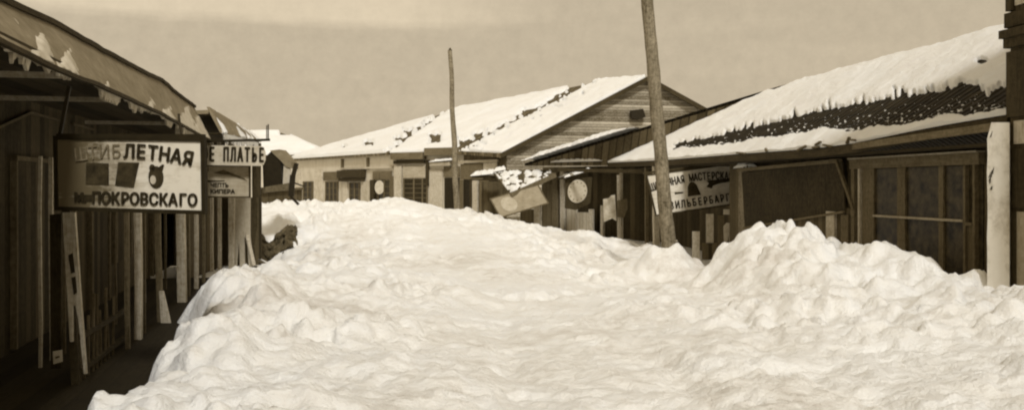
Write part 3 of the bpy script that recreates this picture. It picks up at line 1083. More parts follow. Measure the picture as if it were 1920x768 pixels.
# timber-corniced shop, left of it
def r4_snow(U, V, px, py, X, Y):
    h = .16 + .05 * fbm(X * .8, Y * .8, 3)
    for (x0, y0, x1, y1) in ((806, 252, 829, 272), (772, 240, 790, 247), (860, 262, 888, 284), (888, 250, 905, 270), (742, 255, 752, 262)):
        q = np.minimum(np.minimum(px - x0, x1 - px), np.minimum(py - y0, y1 - py)) + 3 * fbm(px * .12, py * .12, 2)
        h = np.where(q > 0, -.05, h)
    gap = np.interp(py, [152, 287], [1121, 868]) - px
    h = np.where((gap < 24 + 18 * fbm(px * .03 + 5, py * .05, 2)) & (fbm(px * .06, py * .1, 3) > -.42), -.05, h)
    return h


A4, B4 = (-1.6, 43.2), (-5.95, 45.6)
rid4 = (P(1112, 156, 48), P(846, 207, 58))
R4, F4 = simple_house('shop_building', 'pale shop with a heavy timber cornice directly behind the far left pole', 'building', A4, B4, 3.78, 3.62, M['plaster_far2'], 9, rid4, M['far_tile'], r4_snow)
for (x0, y0, x1, y1), nm, mt, o_ in (((740, 286, 800, 299), 'cornice', 'midh', .35), ((803, 277, 884, 291), 'cornice', 'midh', .36), ((742, 301, 798, 307), 'cornice_bracket', 'dark', .2),
                                 ((757, 311, 799, 333), 'blank_sign_board', 'paleh', .06), ((757, 335, 803, 386), 'window', 'glass_far', .02), ((742, 311, 755, 390), 'pilaster', 'pale', .1),
                                 ((800, 300, 806, 348), 'downpipe', 'dark', .08), ((806, 318, 831, 392), 'pilaster', 'pale', .05), ((834, 333, 862, 392), 'door', 'black', .03), ((833, 312, 863, 331), 'fascia_board', 'midh', .05), ((812, 304, 850, 311), 'ledge', 'paleh', .3)):
    m = MB(); F4.rect(m, x0, y0, x1, y1, 0.01, o_); o = m.build(nm, M[mt], R4)
    if nm == 'window':
        m = MB()
        for xx in (757, 776, 792, 801):
            F4.rect(m, xx, 335, xx + 2.2, 386, .03, .04)
        for yy in (344, 352, 361, 370):
            F4.rect(m, 757, yy, 803, yy + 1.2, .03, .03)
        m.build('frame', M['mid'], o)
mesh_cap(R4, F4.p(812, 304, .2), F4.p(858, 300, .2), .4, .12, 'snow_cap', 3)

# long pale house at the end
def r5_snow(U, V, px, py, X, Y):
    h = .18 + .04 * fbm(X * .6, Y * .6, 3)
    for (x0, y0, x1, y1) in ((684, 266, 701, 277), (742, 258, 764, 268), (642, 275, 650, 280), (756, 245, 775, 253)):
        q = np.minimum(np.minimum(px - x0, x1 - px), np.minimum(py - y0, y1 - py)) + 3 * fbm(px * .12, py * .12, 2)
        h = np.where(q > 0, -.05, h)
    gap = np.interp(py, [207, 283], [846, 738]) - px
    h = np.where((gap < 15 + 14 * fbm(px * .05 + 5, py * .07, 2)) & (fbm(px * .09, py * .12, 3) > -.35), -.05, h)
    return h


A5, B5 = (-6.0, 45.8), (-13.0, 54.6)
rid5 = (P(846, 209, 58.2), P(620, 274, 67))
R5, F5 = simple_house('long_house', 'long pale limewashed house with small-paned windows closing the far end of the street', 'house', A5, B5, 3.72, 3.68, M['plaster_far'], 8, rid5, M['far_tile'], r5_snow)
m = MB(); F5.rect(m, 552, 295, 738, 297.5, .01, .2); m.build('cornice', M['paleh'], R5)
m = MB(); F5.rect(m, 640, 313, 738, 316.5, .01, .12); m.build('ledge', M['plaster'], R5)
for x0, x1 in ((591, 606), (645, 653), (555, 564)):
    m = MB(); F5.rect(m, x0, 318, x1, 392, .01, .06); m.build('pilaster', M['paper'], R5)
for x0 in (641, 689):
    m = MB(); F5.rect(m, x0, 290, x0 + 4, 318, .01, .06); m.build('pilaster', M['mid'], R5)
for (x0, y0, x1, y1) in ((569, 340, 588, 379), (611, 340, 635, 387), (656, 342, 676, 388), (698, 337, 734, 385)):
    m = MB(); F5.rect(m, x0, y0, x1, y1, .005, .03); o = m.build('window', M['glass_far'], R5)
    m = MB()
    k = 3 if x1 - x0 > 20 else 2
    for i in range(k + 1):
        xx = x0 + (x1 - x0 - 2) * i / k
        F5.rect(m, xx, y0, xx + 2, y1, .01, .05)
    for yy in np.linspace(y0, y1, 5)[:-1]:
        F5.rect(m, x0, yy, x1, yy + 1.4, .012, .04)
    m.build('frame', M['mid'], o)
for (x0, y0, x1, y1), nm, mt, o_ in (((608, 322, 638, 338), 'shutter_panel', 'mid', .05), ((679, 340, 697, 390), 'shutter', 'pale', .07), ((641, 340, 652, 390), 'shutter', 'pale', .04),
                                 ((701, 321, 736, 336), 'sign_board', 'midh', .06), ((697, 337, 704, 386), 'door_post', 'dark', .1), ((736, 330, 741, 386), 'door_post', 'mid', .1)):
    m = MB(); F5.rect(m, x0, y0, x1, y1, .02, o_); m.build(nm, M[mt], R5)
m = MB()
F5.rect(m, 641, 319, 687, 333, .02, .3); F5.rect(m, 642, 333.5, 686, 340, .05, .2); m.build('awning', M['dark'], R5)
DL = thing('round_sign', 'small white round sign hung in the far house doorway below the grey board', 'sign', F5.p(718, 352, .2), 0)
m = MB(); c = F5.p(718, 351, .2); sfx = SignFace(c + Vector((-.24, 0, .26)), c + Vector((.24, 0, .26)), c + Vector((-.24, 0, -.26)))
sfx.poly(m, ellipse(.5, .5, .5, .68, 20), 0, .03); m.build('disc', M['paper'], DL)
m = MB(); m.beam(c + Vector((0, 0, .38)), c + Vector((0, 0, .75)), .02, .02); m.build('hanger', M['black'], DL)

# snow-roofed house behind the left row
t = thing('hipped_house', 'low house with a smooth hipped snow roof rising behind the torn awning', 'house', (-16, 63, 0), 0)
a, b_ = P(446, 350, 60), P(600, 350, 62)
m = MB(); m.prism([Vector((a.x, a.y, 0)), Vector((b_.x, b_.y, 0)), Vector((b_.x, b_.y, 4.1)), Vector((a.x, a.y, 4.1))], (-1, 9, 0)); m.build('wall', M['plaster_far'], t)
c0, c1 = Vector((a.x - .4, a.y - .4, 4.05)), Vector((b_.x + .5, b_.y - .4, 4.2))
t0, t1 = P(470, 248, 65), P(528, 249, 66)
deck(t, [c0, c1, t1, t0], .15, M['far_tile'])
k1 = c1 + Vector((-1, 9.5, 0)); k0 = c0 + Vector((-1, 9.5, 0))
deck(t, [c1, k1, t1], .15, M['far_tile']); m = MB(); m.prism([k0, k1, t1, t0], (0, 0, -.1)); m.build('roof', M['far_tile'], t)
hs = lambda U, V, px, py, X, Y: .2 + .06 * fbm(X * .5, Y * .5, 3) - np.where((px > 524) & (px < 548) & (py < 256), .3, 0)
snow_sheet(t, [c0, c1, t1, t0], 60, 30, hs, M['rsnow'])
snow_sheet(t, [c1, k1, t1, t1 + Vector((-.01, 0, 0))], 40, 30, hs, M['rsnow'])
m = MB(); m.beam(P(503, 262, 55), P(503, 233, 55), .07, .07); m.build('roof_mast', M['black'], t)

# low fence in front of it
t = thing('board_fence', 'low weathered board fence half buried in snow below the torn awning', 'fence', P(525, 385, 31), 0)
m = MB(); m.prism([P(486, 358, 31), P(566, 352, 33), P(566, 400, 33), P(486, 410, 31)], (0, .06, 0)); m.build('boards', M['wall_mid'], t)
m = MB(); m.beam(P(486, 359, 30.9), P(566, 353, 32.9), .1, .08); m.build('rail', M['mid'], t)

# =================================================================== RIGHT ROW
ER = Fac(7.764, -.14)
WR = Fac(8.264, -.14)
WG = Fac(9.5, -.14)
ZE = 2.90
b = ER.at(20)
R1 = thing('shop_row', 'long low right shop row with deep snowy tile roof, glazed shopfront and dark gallery', 'building', (b.x, b.y, 0), ER.rot)
en, ef = ER.at(11.3, ZE), ER.at(31.6, ZE)
RR = Fac(11.264, -.14)
rn, rf = RR.at(11.4, 4.92), RR.at(25.95, 4.87)
hc = P(984, 306, 34.8)
SAG_D, SAG_Z = [11.3, 12.5, 13.5, 15, 16.5, 20, 25, 31.6], [0, -.04, -.09, -.18, -.21, -.18, -.16, -.06]
r1_sag = lambda y, v: np.interp(y, SAG_D, SAG_Z) * (1 - v) ** 1.6
eave_z = lambda d: ZE + float(np.interp(d, SAG_D, SAG_Z))
deck(R1, [en, ef, rf, rn], .10, M['tile'], 'roof', r1_sag)
hip = MB(); hip.prism([ef + Vector((0, 0, -.06)), hc, rf], (0, 0, -.1)); hip.build('hip_roof', M['shingle'], R1)
bk = [RR.at(10.9, 2.9, -3.5), RR.at(31, 2.9, -3.5)]
m = MB(); m.prism([bk[0], bk[1], rf, rn], (0, 0, -.1)); m.prism([hc, bk[1], rf], (0, 0, -.1)); m.build('roof', M['tile'], R1)
up_x = [1240, 1262, 1310, 1400, 1500, 1600, 1700, 1740, 1765, 1800, 1822, 1838, 1852, 1862, 1874, 1900]
up_y = [272, 272, 262, 242, 217, 197, 181, 174, 172, 160, 158, 163, 182, 178, 168, 164]
lo_x = [1240, 1262, 1310, 1395, 1420, 1470, 1500, 1540, 1600, 1640, 1690, 1720, 1765, 1810, 1840, 1868, 1900]
lo_y = [276, 279, 274, 264, 257, 255, 247, 240, 243, 238, 233, 226, 216, 213, 210, 206, 205]


def r1_snow(U, V, px, py, X, Y):
    gap = np.interp(px, [1240, 1300, 1400, 1893], [2, 4, 6, 8])
    mod = .5 + sstep(-.3, .4, perlin(px * .018, px * 0 + 11))
    teeth = .45 * gap * mod * (1.0 * perlin(px * .10, py * .05 + 1) + .8 * perlin(px * .21, py * .03 + 5) + .7 * perlin(px * .045, py * .09))
    teeth = teeth - 2.4 * gap * np.clip(perlin(px * .15, py * .02 + 21) - .02, 0, 1) * (.3 + mod)
    up = np.interp(px, up_x, up_y) + teeth
    lo = np.interp(px, lo_x, lo_y) + np.interp(px, [1240, 1400, 1893], [0, 2, 3]) + 3.0 * perlin(px * .045, px * 0 + 2) + 2 * perlin(px * .13, px * 0 + 4)
    sc = np.interp(px, [1140, 1893], [.7, 1.0])
    dist = np.maximum((up - py) / (5 * sc), (py - lo) / (4 * sc))
    dist = np.where(px < 1262 + 8 * perlin(py * .2, px * .01), np.maximum(dist, .6), dist)
    hip_l = np.interp(py, [160, 200, 240, 262, 280, 300], [1478, 1350, 1245, 1200, 1165, 1140]) + 10 * fbm(px * .03, py * .06, 3)
    dist = np.minimum(dist, (px - hip_l) / 6)
    # bare tile poking out high on the roof
    hole = np.maximum(0, 1 - ((px - 1842) / 12) ** 2 - ((py - 117) / 6) ** 2)
    h = .055 * np.sign(dist) * np.sqrt(np.clip(np.abs(dist), 0, 1))
    h = h + (.035 * fbm(X * 1.1, Y * 1.1, 3) + .006 * perlin(X * 6, Y * 6)) * (h > 0)
    fl = fbm(px * .16, py * .2, 3) + .55 * sstep(0, 1, (py - up) / np.maximum(lo - up, 2)) - .3
    h = np.where((dist < -.1) & (fl > .66), .006, h)
    return np.where(hole > .15, -.05, h)


snow_sheet(R1, [en + Vector((0, 0, .002)), ef, rf, rn], 700, 170, r1_snow, M['rsnow'], 'roof_snow', r1_sag)
# snow on the far edge of the bare hip
m = MB()
mesh_cap(R1, hc.lerp(rf, .02) + Vector((0, -.1, .02)), hc.lerp(rf, .5) + Vector((0, -.1, .02)), .8, .20, 'hip_snow', 5)
mesh_cap(R1, ef.lerp(hc, .05) + Vector((.1, .05, .0)), ef.lerp(hc, .62) + Vector((0, 0, .0)), .4, .14, 'hip_snow', 6)
# roof frame under the eave
m = MB()
for k in range(24):
    da_, db_ = 11.3 + k * .845, 11.3 + (k + 1) * .845
    a, b_ = ER.at(da_, eave_z(da_) - .16, .012), ER.at(db_, eave_z(db_) - .16, .012)
    m.obox(a, b_ - a, -ER.n * .05, (0, 0, .14))
m.build('fascia', M['darkh'], R1)
m = MB(); m.beam(ER.at(11.4, 2.76, .06), ER.at(14.9, 2.66, .06), .06, .10); m.build('gutter', M['midh'], R1)
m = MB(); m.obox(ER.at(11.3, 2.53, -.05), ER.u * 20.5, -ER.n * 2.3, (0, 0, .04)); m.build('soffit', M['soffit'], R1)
# walls
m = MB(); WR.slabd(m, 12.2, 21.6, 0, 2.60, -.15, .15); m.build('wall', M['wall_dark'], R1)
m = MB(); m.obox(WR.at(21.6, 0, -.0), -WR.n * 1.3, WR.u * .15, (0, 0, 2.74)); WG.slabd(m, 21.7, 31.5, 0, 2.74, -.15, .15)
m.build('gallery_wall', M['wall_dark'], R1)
m = MB(); m.obox(WR.at(12.2, 0, -5.5), WR.u * 20, -WR.n * .15, (0, 0, 2.8)); m.obox(WR.at(12.2, 0, 0), -WR.n * 5.5, WR.u * .15, (0, 0, 2.8)); m.build('back_wall', M['wall_mid'], R1)
# pale plastered pier at the near end
m = MB()
p0, p1 = P(1851, 400, 11.0), P(1893, 400, 11.0)
n_ = 14
vsl = [Vector((p0.x, 11.0, 0)), Vector((p1.x, 11.0, 0)), Vector((p1.x, 11.0, 2.78)), Vector((p0.x + .05, 11.0, 2.78))]
for k in range(1, n_):
    z_ = 2.78 * (1 - k / n_)
    vsl.append(Vector((p0.x + random.uniform(-.004, .005) + (.012 if z_ > 2.3 else 0) * random.random(), 11.0, z_)))
m.prism(vsl, (.62, 1.1, 0)); m.build('pier', M['pier'], R1)
m = MB()
for k in range(9):
    z_ = random.uniform(1.9, 2.6)
    q = Vector((p0.x + random.uniform(.005, .05), 10.995, z_))
    m.prism([q, q + Vector((random.uniform(.01, .03), 0, random.uniform(-.02, .02))), q + Vector((random.uniform(.01, .04), 0, random.uniform(.03, .08)))], (0, -.01, 0))
m.build('broken_plaster', M['dark'], R1)

# glazed shopfront
SF = WR
m = MB(); SF.slab(m, 1606, 1846, .1, 2.30, .004, .02); o = m.build('shop_window', M['glass'], R1)


def sfbar(name, x0, x1, z0, z1, th, mat, out=.006):
    mm = MB(); SF.slab(mm, x0, x1, z0, z1, out, th); return mm.build(name, M[mat], o)


sfbar('lintel', 1603, 1848, 2.31, 2.47, .10, 'midh')
sfbar('lintel_cap', 1603, 1848, 2.475, 2.50, .14, 'paleh')
sfbar('mullion', 1606, 1612, .1, 2.31, .10, 'mid')
sfbar('mullion', 1618, 1621, .1, 2.31, .09, 'pale')
sfbar('panel', 1622, 1644, .1, 2.31, .05, 'mid')
sfbar('mullion', 1688, 1703, .1, 2.31, .05, 'mid')
sfbar('mullion', 1766, 1775, .1, 2.31, .05, 'mid')
sfbar('mullion', 1816, 1820, .1, 2.31, .08, 'mid')
sfbar('mullion', 1834, 1838, .1, 2.31, .08, 'mid')
sfbar('panel', 1821, 1833, .1, 1.46, .05, 'wall_mid')
sfbar('rail', 1646, 1815, 1.50, 1.535, .09, 'paleh')
sfbar('rail', 1821, 1833, 1.46, 1.50, .09, 'midh')
# struts, light post, boarding below the blank panel
m = MB(); m.beam(WR.p(1588, 300, .2), WR.p(1611, 392, .1), .06, .05); m.build('strut', M['mid'], R1)
m = MB(); WR.slab(m, 1398, 1602, .1, 1.62, .006, .04); m.build('stall_boarding', M['wall_mid'], R1)
m = MB(); WR.slab(m, 1558, 1574, .3, 1.55, .05, .05); m.build('post', M['pale'], R1)
m = MB(); WR.slab(m, 1586, 1600, .3, 1.5, .05, .05); m.build('post', M['mid'], R1)
m = MB(); WR.slab(m, 1389, 1407, .1, 2.52, .01, .05); m.build('post', M['pole'], R1)
m = MB(); m.beam(WR.p(1396, 319, .14), WR.p(1590, 301, .14), .06, .07); m.build('awning_rail', M['midh'], R1)
mesh_cap(R1, WR.p(1397, 316, .17), WR.p(1422, 312, .17), .25, .14, 'snow_cap', 9)
# broken bits sticking out of the snow at the eave
m = MB()
for p_ in (1385, 1441, 1500, 1528, 1533, 1592, 1600, 1548):
    d_ = ER.d(p_)
    q = ER.at(d_, eave_z(d_) + random.uniform(-.02, .06), .04)
    MB().beam(q, q + ER.u * random.uniform(-.5, .5) + Vector((0, 0, random.uniform(-.05, .12))), .05, .03).build('loose_shingle', M['mid'], R1)
# gallery posts on the right
for p_, w, k, zt in ((1160, .09, 'pale', 2.6), (1207, .10, 'mid', 2.6), (1224, .16, 'pale', 2.6)):
    post(R1, ER, p_ - 1, p_, w, M[k], zt, 0, out=-.1)
for x0, x1, z0, z1, mt, nm in ((1324, 1338, .6, 1.33, 'pale', 'door_panel'), (1346, 1358, .3, 1.3, 'wall_mid', 'door_panel'), (1298, 1312, -.1, .9, 'pale', 'stall_post'), (1316, 1345, .2, .62, 'wall_mid', 'stall_board')):
    d_ = 22.4
    m = MB(); m.prism([Vector(((x0 - CX) / F * d_, d_, z0)), Vector(((x1 - CX) / F * d_, d_, z0)), Vector(((x1 - CX) / F * d_, d_, z1)), Vector(((x0 - CX) / F * d_, d_, z1))], (.01, .06, 0)); m.build(nm, M[mt], R1)
m = MB(); m.beam(P(1048, 318, 32.0), P(1232, 322, 27.2), .08, .12); m.build('gallery_beam', M['darkh'], R1)
# hip-end front (far end, faces the street bend)
HF = Fac.through((3.35, 32.0), (.75, 35.0))
if HF.n.y > 0:
    HF.n = -HF.n
m = MB(); m.obox(HF.at(29.6, 0, -.6), HF.at(35.0) - HF.at(29.6), -HF.n * .12, (0, 0, 2.75)); m.build('end_wall', M['wall_dark'], R1)
for (x0, y0, x1, y1), nm, mt, o_ in (((1047, 318, 1054, 446), 'post', 'pale', .12), ((1032, 322, 1041, 446), 'post', 'mid', .12), ((1010, 345, 1030, 446), 'door', 'wall_mid', .04), ((996, 372, 1008, 446), 'post', 'pale', .06), ((970, 392, 996, 446), 'stall_board', 'wall_mid', .05),
                                 ((1058, 384, 1076, 446), 'plank_shutter', 'wall_pale', .08), ((1077, 398, 1106, 446), 'plank_shutter', 'wall_pale', .07), ((1100, 392, 1107, 446), 'post', 'pale', .1), ((1122, 385, 1127, 450), 'post', 'pale', .1)):
    m = MB(); HF.rect(m, x0, y0, x1, y1, -.2, o_); m.build(nm, M[mt], R1)
m = MB(); m.beam(HF.p(1052, 334, .0), HF.p(1114, 318, .0), .12, .08); m.build('end_ledge', M['midh'], R1)
mesh_cap(R1, HF.p(1054, 333, .05), HF.p(1112, 318, .05), .3, .12, 'snow_cap', 12)

# blank dark awning board
AB = thing('awning_board', 'long blank dark sheet hung askew under the right eave left of the shopfront', 'awning', WR.p(1495, 420, .2), 0)
m = MB(); m.prism([WR.p(1398, 323, .10), WR.p(1590, 304, .10), WR.p(1591, 395, .07), WR.p(1500, 409, .07), WR.p(1402, 428, .07)], WR.n * -.03)
m.build('sheet', wood('dark_sheet', .038, board=0, spread=.7), AB)
m = MB(); m.beam(WR.p(1402, 427, .10), WR.p(1592, 397, .10), .04, .04); m.build('batten', M['midh'], AB)

# hatter's sign
dh, dk = 23.2, 23.8
S4 = thing('hanging_sign', 'wide painted sign with dark bell shape and pointing shape, partly behind the near pole', 'sign', P(1296, 400, 23.5), 0)
sf = SignFace(P(1214, 330, dh), P(1372, 309, dk), P(1231, 402, dh))
m = MB(); sf.board(m); m.build('board', paint_board('sign_paint_hats', .74, .5), S4)
m = MB(); sf.frame(m, .035, .05); m.build('frame', M['darkh'], S4)
m = MB(); arc_text(sf, m, 'ШАПОЧНАЯ МАСТЕРСКАЯ', .0, .98, .68, .11, .27, .62, .007)
for k, ch in enumerate('С.ЗИЛЬБЕРБАРГЪ'):
    sf.text(m, ch, .06 + .0665 * k, .16, .27, 0, .66, .008)
m.build('lettering', M['ink'], S4)
m = MB()
sf.poly(m, [(.40, .34), (.56, .34), (.55, .42), (.535, .6), (.51, .68), (.48, .70), (.45, .67), (.425, .58), (.41, .42)])
sf.poly(m, [(.64, .52), (.70, .46), (.72, .53), (.80, .56), (.93, .57), (.93, .66), (.78, .67), (.66, .68), (.68, .6)])
sf.poly(m, [(.26, .44), (.36, .44), (.36, .48), (.26, .5)])
m.build('painted_hat', M['pic'], S4)
m = MB(); m.beam(P(1206, 325, dh), P(1376, 303, dk), .05, .05); m.beam(P(1376, 303, dk), P(1376, 395, dk), .05, .05); m.build('bracket', M['darkh'], S4)

# pale garment-like notice hung by the post
t = thing('notice', 'small pale ragged notice pinned beside the wooden post right of the bell sign', 'notice', P(1366, 455, 22.1), 0)
m = MB(); d_ = 22.1
m.prism([P(1357, 424, d_), P(1363, 417, d_), P(1370, 418, d_), P(1375, 426, d_), P(1372, 432, d_), P(1373, 450, d_), P(1368, 456, d_), P(1366, 440, d_), P(1363, 458, d_), P(1358, 456, d_)], (0, .03, 0)); m.build('sheet', M['paper'], t)
m = MB(); m.prism([P(1357, 392, d_), P(1374, 392, d_), P(1374, 402, d_), P(1357, 402, d_)], (0, .03, 0)); m.build('header', M['paper'], t)

# round dial sign
DS = thing('dial_sign', 'dark square board with a large pale round dial, hung beside the collapsed canopy', 'sign', P(1085, 395, 31.6), 0)
dd = 31.6
sf = SignFace(P(1060, 336, dd), P(1108, 332, dd), P(1060, 390, dd))
m = MB(); m.prism([sf.pt(-.02, 0), sf.pt(.4, -.1), sf.pt(.98, .1), sf.pt(1.05, 1), sf.pt(0, 1)], -sf.n * .05); m.build('board', M['dark'], DS)
m = MB(); sf.poly(m, ellipse(.47, .55, .38, .40, 28), .005, .03); m.build('dial', paint_board('dial_paint', .52, .6), DS)
m = MB()
for k in range(12):
    a = k * math.pi / 6
    ca, cb = .47 + .30 * math.cos(a), .55 + .315 * math.sin(a)
    sf.poly(m, ellipse(ca, cb, .025, .022, 8), .037, .004)
m.build('dial_mark', M['faded'], DS)
mesh_cap(DS, P(1058, 333, dd - .1), P(1110, 318, dd - .1), .3, .12, 'snow_cap', 21)

# ragged cloth on a staff
CL = thing('hanging_cloth', 'torn pale cloth with darker half, hung on a thin staff before the dark gallery', 'cloth', P(1150, 415, 30), 0)
d_ = 29.9
m = MB(); m.prism([P(1131, 373, d_), P(1142, 371, d_), P(1146, 366, d_), P(1153, 365, d_), P(1156, 414, d_), P(1148, 409, d_), P(1141, 412, d_), P(1132, 416, d_)], (0, .04, 0)); m.build('pale_cloth', M['cloth'], CL)
m = MB(); m.prism([P(1157, 376, d_ - .02), P(1176, 372, d_ - .02), P(1177, 390, d_ - .02), P(1170, 408, d_ - .02), P(1158, 407, d_ - .02)], (0, .04, 0)); m.build('dark_cloth', M['mid'], CL)
m = MB(); m.beam(P(1159, 328, d_ + .06), P(1160, 452, d_ + .06), .07, .06); m.build('staff', M['pale'], CL)

# collapsed canopy and the tilted board under it
CC = thing('collapsed_canopy', 'collapsed snow-patched plank canopy slumped at the far end of the right row', 'canopy', P(980, 400, 33), 0)
c_ = [P(958, 364, 32.2), P(1041, 326, 32.8), P(1028, 319, 34.3), P(926, 323, 34.6)]
deck(CC, c_, .10, M['wall_mid'], 'plank_sheet')
snow_sheet(CC, c_, 70, 50, lambda U, V, px, py, X, Y: .10 * np.clip(fbm(px * .07, py * .14, 3) * 2.0 + .12, -1, 1), M['rsnow'], 'snow_patch')
m = MB(); m.beam(P(957, 366, 32.1), P(1042, 328, 32.7), .08, .16); m.build('edge_beam', M['midh'], CC)
m = MB(); m.beam(P(890, 331, 35.2), P(926, 331, 34.8), .5, .1); m.build('broken_rafter', M['dark'], CC)
mesh_cap(CC, P(889, 330, 35.1), P(930, 326, 34.7), .6, .20, 'snow_cap', 17)
mesh_cap(CC, P(926, 322, 34.7), P(948, 318, 34.7), .5, .18, 'snow_cap', 18)
m = MB(); m.prism([P(903, 340, 36), P(946, 340, 36), P(960, 366, 35.5), P(930, 425, 35.5), P(903, 425, 36)], (0, .05, 0)); m.build('shadow_sheet', M['wall_dark'], CC)  # dark sheet put in for the triangular shadow beside the fallen sign
TS = thing('fallen_sign', 'long pale sign board with a round medallion, fallen askew under the collapsed canopy', 'sign', P(960, 405, 32), 0)
sf = SignFace(P(921, 374, 32.0), P(1008, 348, 32.3), P(939, 406, 31.9))
m = MB(); sf.board(m, .05); m.build('board', paint_board('sign_paint_fallen', .36, .55), TS)
m = MB(); sf.frame(m, .04, .07); m.build('frame', M['mid'], TS)
m = MB(); sf.poly(m, ellipse(.28, .5, .16, .40, 24), .004, .012); m.build('medallion', paint_board('medallion_paint', .50, .6), TS)

# =================================================================== NEAR RIGHT HOUSE
CR = Fac(11.15 * .14 + 6.13, -.14)
R0 = thing('corner_house', 'dark two-storey house corner with a moulded cornice at the right edge', 'house', (6.13, 11.15, 0), CR.rot)
m = MB(); CR.slabd(m, 7.5, 11.15, 0, 7.0, -.2, .2); m.obox(CR.at(11.15, 0, -.2), -CR.n * 5, -CR.u * .2, (0, 0, 7.0)); m.build('wall', M['wall_mid'], R0)
m = MB()
m.obox(CR.at(11.22, 3.82, -.05), -CR.u * 3.7, CR.n * .16, (0, 0, .10)); m.obox(CR.at(11.19, 3.70, -.05), -CR.u * 3.7, CR.n * .12, (0, 0, .12)); m.obox(CR.at(11.2, 3.95, -.05), -CR.u * 3.7, CR.n * .10, (0, 0, .18))
m.build('cornice', M['dark'], R0)
m = MB(); m.obox(CR.at(11.16, 4.15, .002), -CR.u * .10, CR.n * .06, (0, 0, 2.7)); m.build('corner_board', M['dark'], R0)
m = MB(); CR.slabd(m, 10.75, 11.03, 4.2, 6.0, .004, .03); o = m.build('upper_window', M['pale'], R0)
m = MB(); CR.slabd(m, 10.72, 11.05, 2.52, 2.80, .004, .03); m.build('sign_strip', M['pale'], R0)
m = MB(); CR.slabd(m, 10.72, 11.08, 1.75, 2.46, .004, .04); m.build('shutter', M['wall_dark'], R0)
m = MB(); CR.slabd(m, 10.5, 11.0, .2, 1.70, .004, .03); m.build('door', M['wall_pale'], R0)
m = MB(); m.obox(CR.at(11.16, 2.85, .003), -CR.u * .45, CR.n * .05, (0, 0, .8)); m.build('wall_panel', M['wall_dark'], R0)

# =================================================================== POLES
UP = thing('utility_pole', 'thick leaning wooden pole rising from the snow mound before the right shops', 'pole', P(1256, 480, 19), 0, 'wooden street poles')
top, foot = P(1204, -110, 19.0), P(1257, 500, 19.0)
n = 26
pts = [foot.lerp(top, k / (n - 1)) + Vector((.006 * math.sin(k * .9), 0, 0)) for k in range(n)]
MB().tube(pts, [.155 - .035 * k / (n - 1) + random.uniform(-.005, .005) for k in range(n)], 14, .03).build('pole', M['pole'], UP, True)
m = MB()
for z_ in (.95, 1.1):
    m.beam(P(1268, 440 + z_ * 10, 18.84), P(1271, 448 + z_ * 10, 18.84), .03, .03)
m.build('iron_hook', M['paper'], UP)
UP2 = thing('utility_pole', 'slim wooden pole standing far off in front of the pale corniced shop', 'pole', P(858, 410, 36), 0, 'wooden street poles')
top, foot = P(844, 95, 36), P(858, 425, 36)
pts = [foot.lerp(top, k / 15) + Vector((.02 * math.sin(k * 1.1), 0, 0)) for k in range(16)]
MB().tube(pts, [.135 - .05 * k / 15 for k in range(16)], 10, .04).build('pole', M['pole'], UP2, True)
m = MB(); m.tube([P(844, 95, 36), P(844, 90, 36)], [.085, .02], 10); m.build('pole_cap', M['dark'], UP2)

# debris on the far snow
tw = thing('plank_stub', 'dark stub of wood poking from the snow under the fallen sign', 'plank', P(987, 432, 29), 0)
MB().beam(P(978, 424, 29), P(995, 434, 28.6), .12, .10).build('plank', M['dark'], tw)

# =================================================================== CAMERA, LIGHT, SKY
cam = bpy.data.cameras.new('camera')
co = bpy.data.objects.new('camera', cam)
COL.objects.link(co)
co.location = (0, 0, EYE)
co.rotation_euler = (math.radians(90), 0, 0)
cam.sensor_width = 36
cam.lens = 36 * F / 1920
cam.shift_y = -(384 - HZ) / 1920
cam.clip_start, cam.clip_end = .1, 3000
S.camera = co

SUN_EL, SUN_AZ = math.radians(40), math.radians(168)     # azimuth clockwise from +Y (north): behind the camera, slightly to its right
sun = bpy.data.lights.new('sun', 'SUN')
sun.energy = 2.5
sun.angle = math.radians(9)
sun.color = (1.0, .985, .97)
so = bpy.data.objects.new('sun', sun)
COL.objects.link(so)
dirv = Vector((math.sin(SUN_AZ) * math.cos(SUN_EL), math.cos(SUN_AZ) * math.cos(SUN_EL), math.sin(SUN_EL)))
so.rotation_euler = dirv.to_track_quat('Z', 'Y').to_euler()
so.location = dirv * 40

w = bpy.data.worlds.new('World')
S.world = w
w.use_nodes = True
nt_ = w.node_tree
bg = nt_.nodes['Background']
sky = nt_.nodes.new('ShaderNodeTexSky')
sky.sky_type = 'NISHITA'
sky.sun_disc = False
sky.sun_elevation = SUN_EL
sky.sun_rotation = SUN_AZ
sky.air_density, sky.dust_density, sky.ozone_density = 1.0, 4.0, 1.0
bw = nt_.nodes.new('ShaderNodeRGBToBW')
nt_.links.new(sky.outputs[0], bw.inputs[0])
# an even overcast deck: the sky's own brightness levelled, with thin streaks
mr = nt_.nodes.new('ShaderNodeMapRange')
mr.inputs[1].default_value, mr.inputs[2].default_value = 0, 12
mr.inputs[3].default_value, mr.inputs[4].default_value = 3.2, 4.6
nt_.links.new(bw.outputs[0], mr.inputs[0])
tc = nt_.nodes.new('ShaderNodeTexCoord')
mp = nt_.nodes.new('ShaderNodeMapping')
mp.inputs['Scale'].default_value = (1.2, 1.2, 9)
nt_.links.new(tc.outputs['Generated'], mp.inputs[0])
nz = nt_.nodes.new('ShaderNodeTexNoise')
nz.inputs['Scale'].default_value = 1.7
nz.inputs['Detail'].default_value = 6
nz.inputs['Roughness'].default_value = .6
nt_.links.new(mp.outputs[0], nz.inputs['Vector'])
cr = nt_.nodes.new('ShaderNodeMapRange')
cr.inputs[1].default_value, cr.inputs[2].default_value = .5, .75
cr.inputs[3].default_value, cr.inputs[4].default_value = 1.0, 1.08
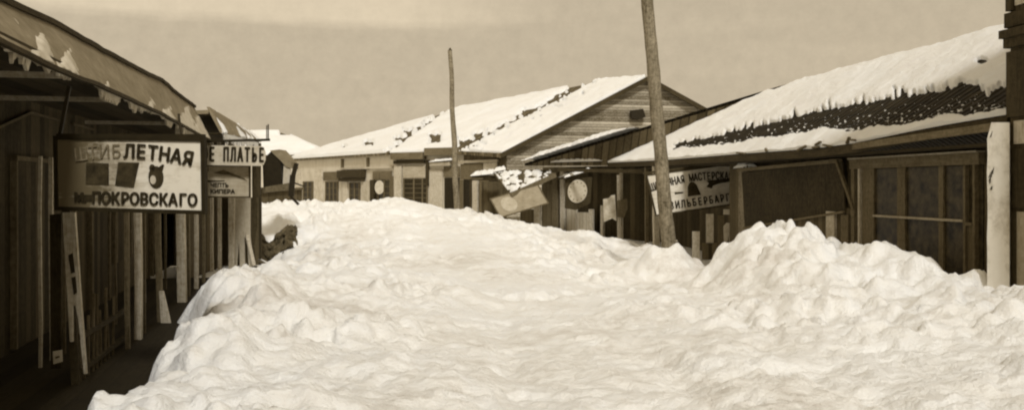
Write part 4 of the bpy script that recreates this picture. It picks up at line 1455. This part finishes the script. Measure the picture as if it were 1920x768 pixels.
nt_.links.new(nz.outputs[0], cr.inputs[0])
mu = nt_.nodes.new('ShaderNodeMath')
mu.operation = 'MULTIPLY'
nt_.links.new(mr.outputs[0], mu.inputs[0])
nt_.links.new(cr.outputs[0], mu.inputs[1])
sp_ = nt_.nodes.new('ShaderNodeSeparateXYZ')
nt_.links.new(tc.outputs['Generated'], sp_.inputs[0])


def rng_(src, a, b_, c, d_):
    o = nt_.nodes.new('ShaderNodeMapRange')
    for i_, v_ in enumerate((a, b_, c, d_)):
        o.inputs[i_ + 1].default_value = v_
    nt_.links.new(src, o.inputs[0])
    return o.outputs[0]


def mth_(op, a, b_):
    o = nt_.nodes.new('ShaderNodeMath')
    o.operation = op
    for i_, x_ in enumerate((a, b_)):
        if isinstance(x_, (int, float)):
            o.inputs[i_].default_value = x_
        else:
            nt_.links.new(x_, o.inputs[i_])
    return o.outputs[0]


# a paler sheet of cloud with a level lower edge, up on the left
band = mth_('ADD', sp_.outputs[2], mth_('MULTIPLY', nz.outputs[0], .03))
pale = mth_('MULTIPLY', rng_(band, .184, .196, 0, 1), rng_(sp_.outputs[0], .05, -.12, 0, 1))
gn = nt_.nodes.new('ShaderNodeTexNoise')
gn.inputs['Scale'].default_value = 55
gn.inputs['Detail'].default_value = 5
gn.inputs['Roughness'].default_value = .75
nt_.links.new(tc.outputs['Generated'], gn.inputs['Vector'])
tot = mth_('ADD', mth_('ADD', 1.0, mth_('MULTIPLY', pale, .30)), rng_(gn.outputs[0], .3, .7, -.06, .06))
mx = nt_.nodes.new('ShaderNodeVectorMath')
mx.operation = 'SCALE'
mx.inputs[0].default_value = (1.04, .875, .63)
nt_.links.new(mth_('MULTIPLY', mu.outputs[0], tot), mx.inputs['Scale'])
nt_.links.new(mx.outputs[0], bg.inputs[0])
bg.inputs[1].default_value = .147

vs_ = S.view_settings
vs_.view_transform = 'Standard'
vs_.look = 'None'
vs_.exposure = 0
vs_.gamma = 1
S.cycles.filter_width = 2.2
S.cycles.max_bounces = 6
S.cycles.diffuse_bounces = 4
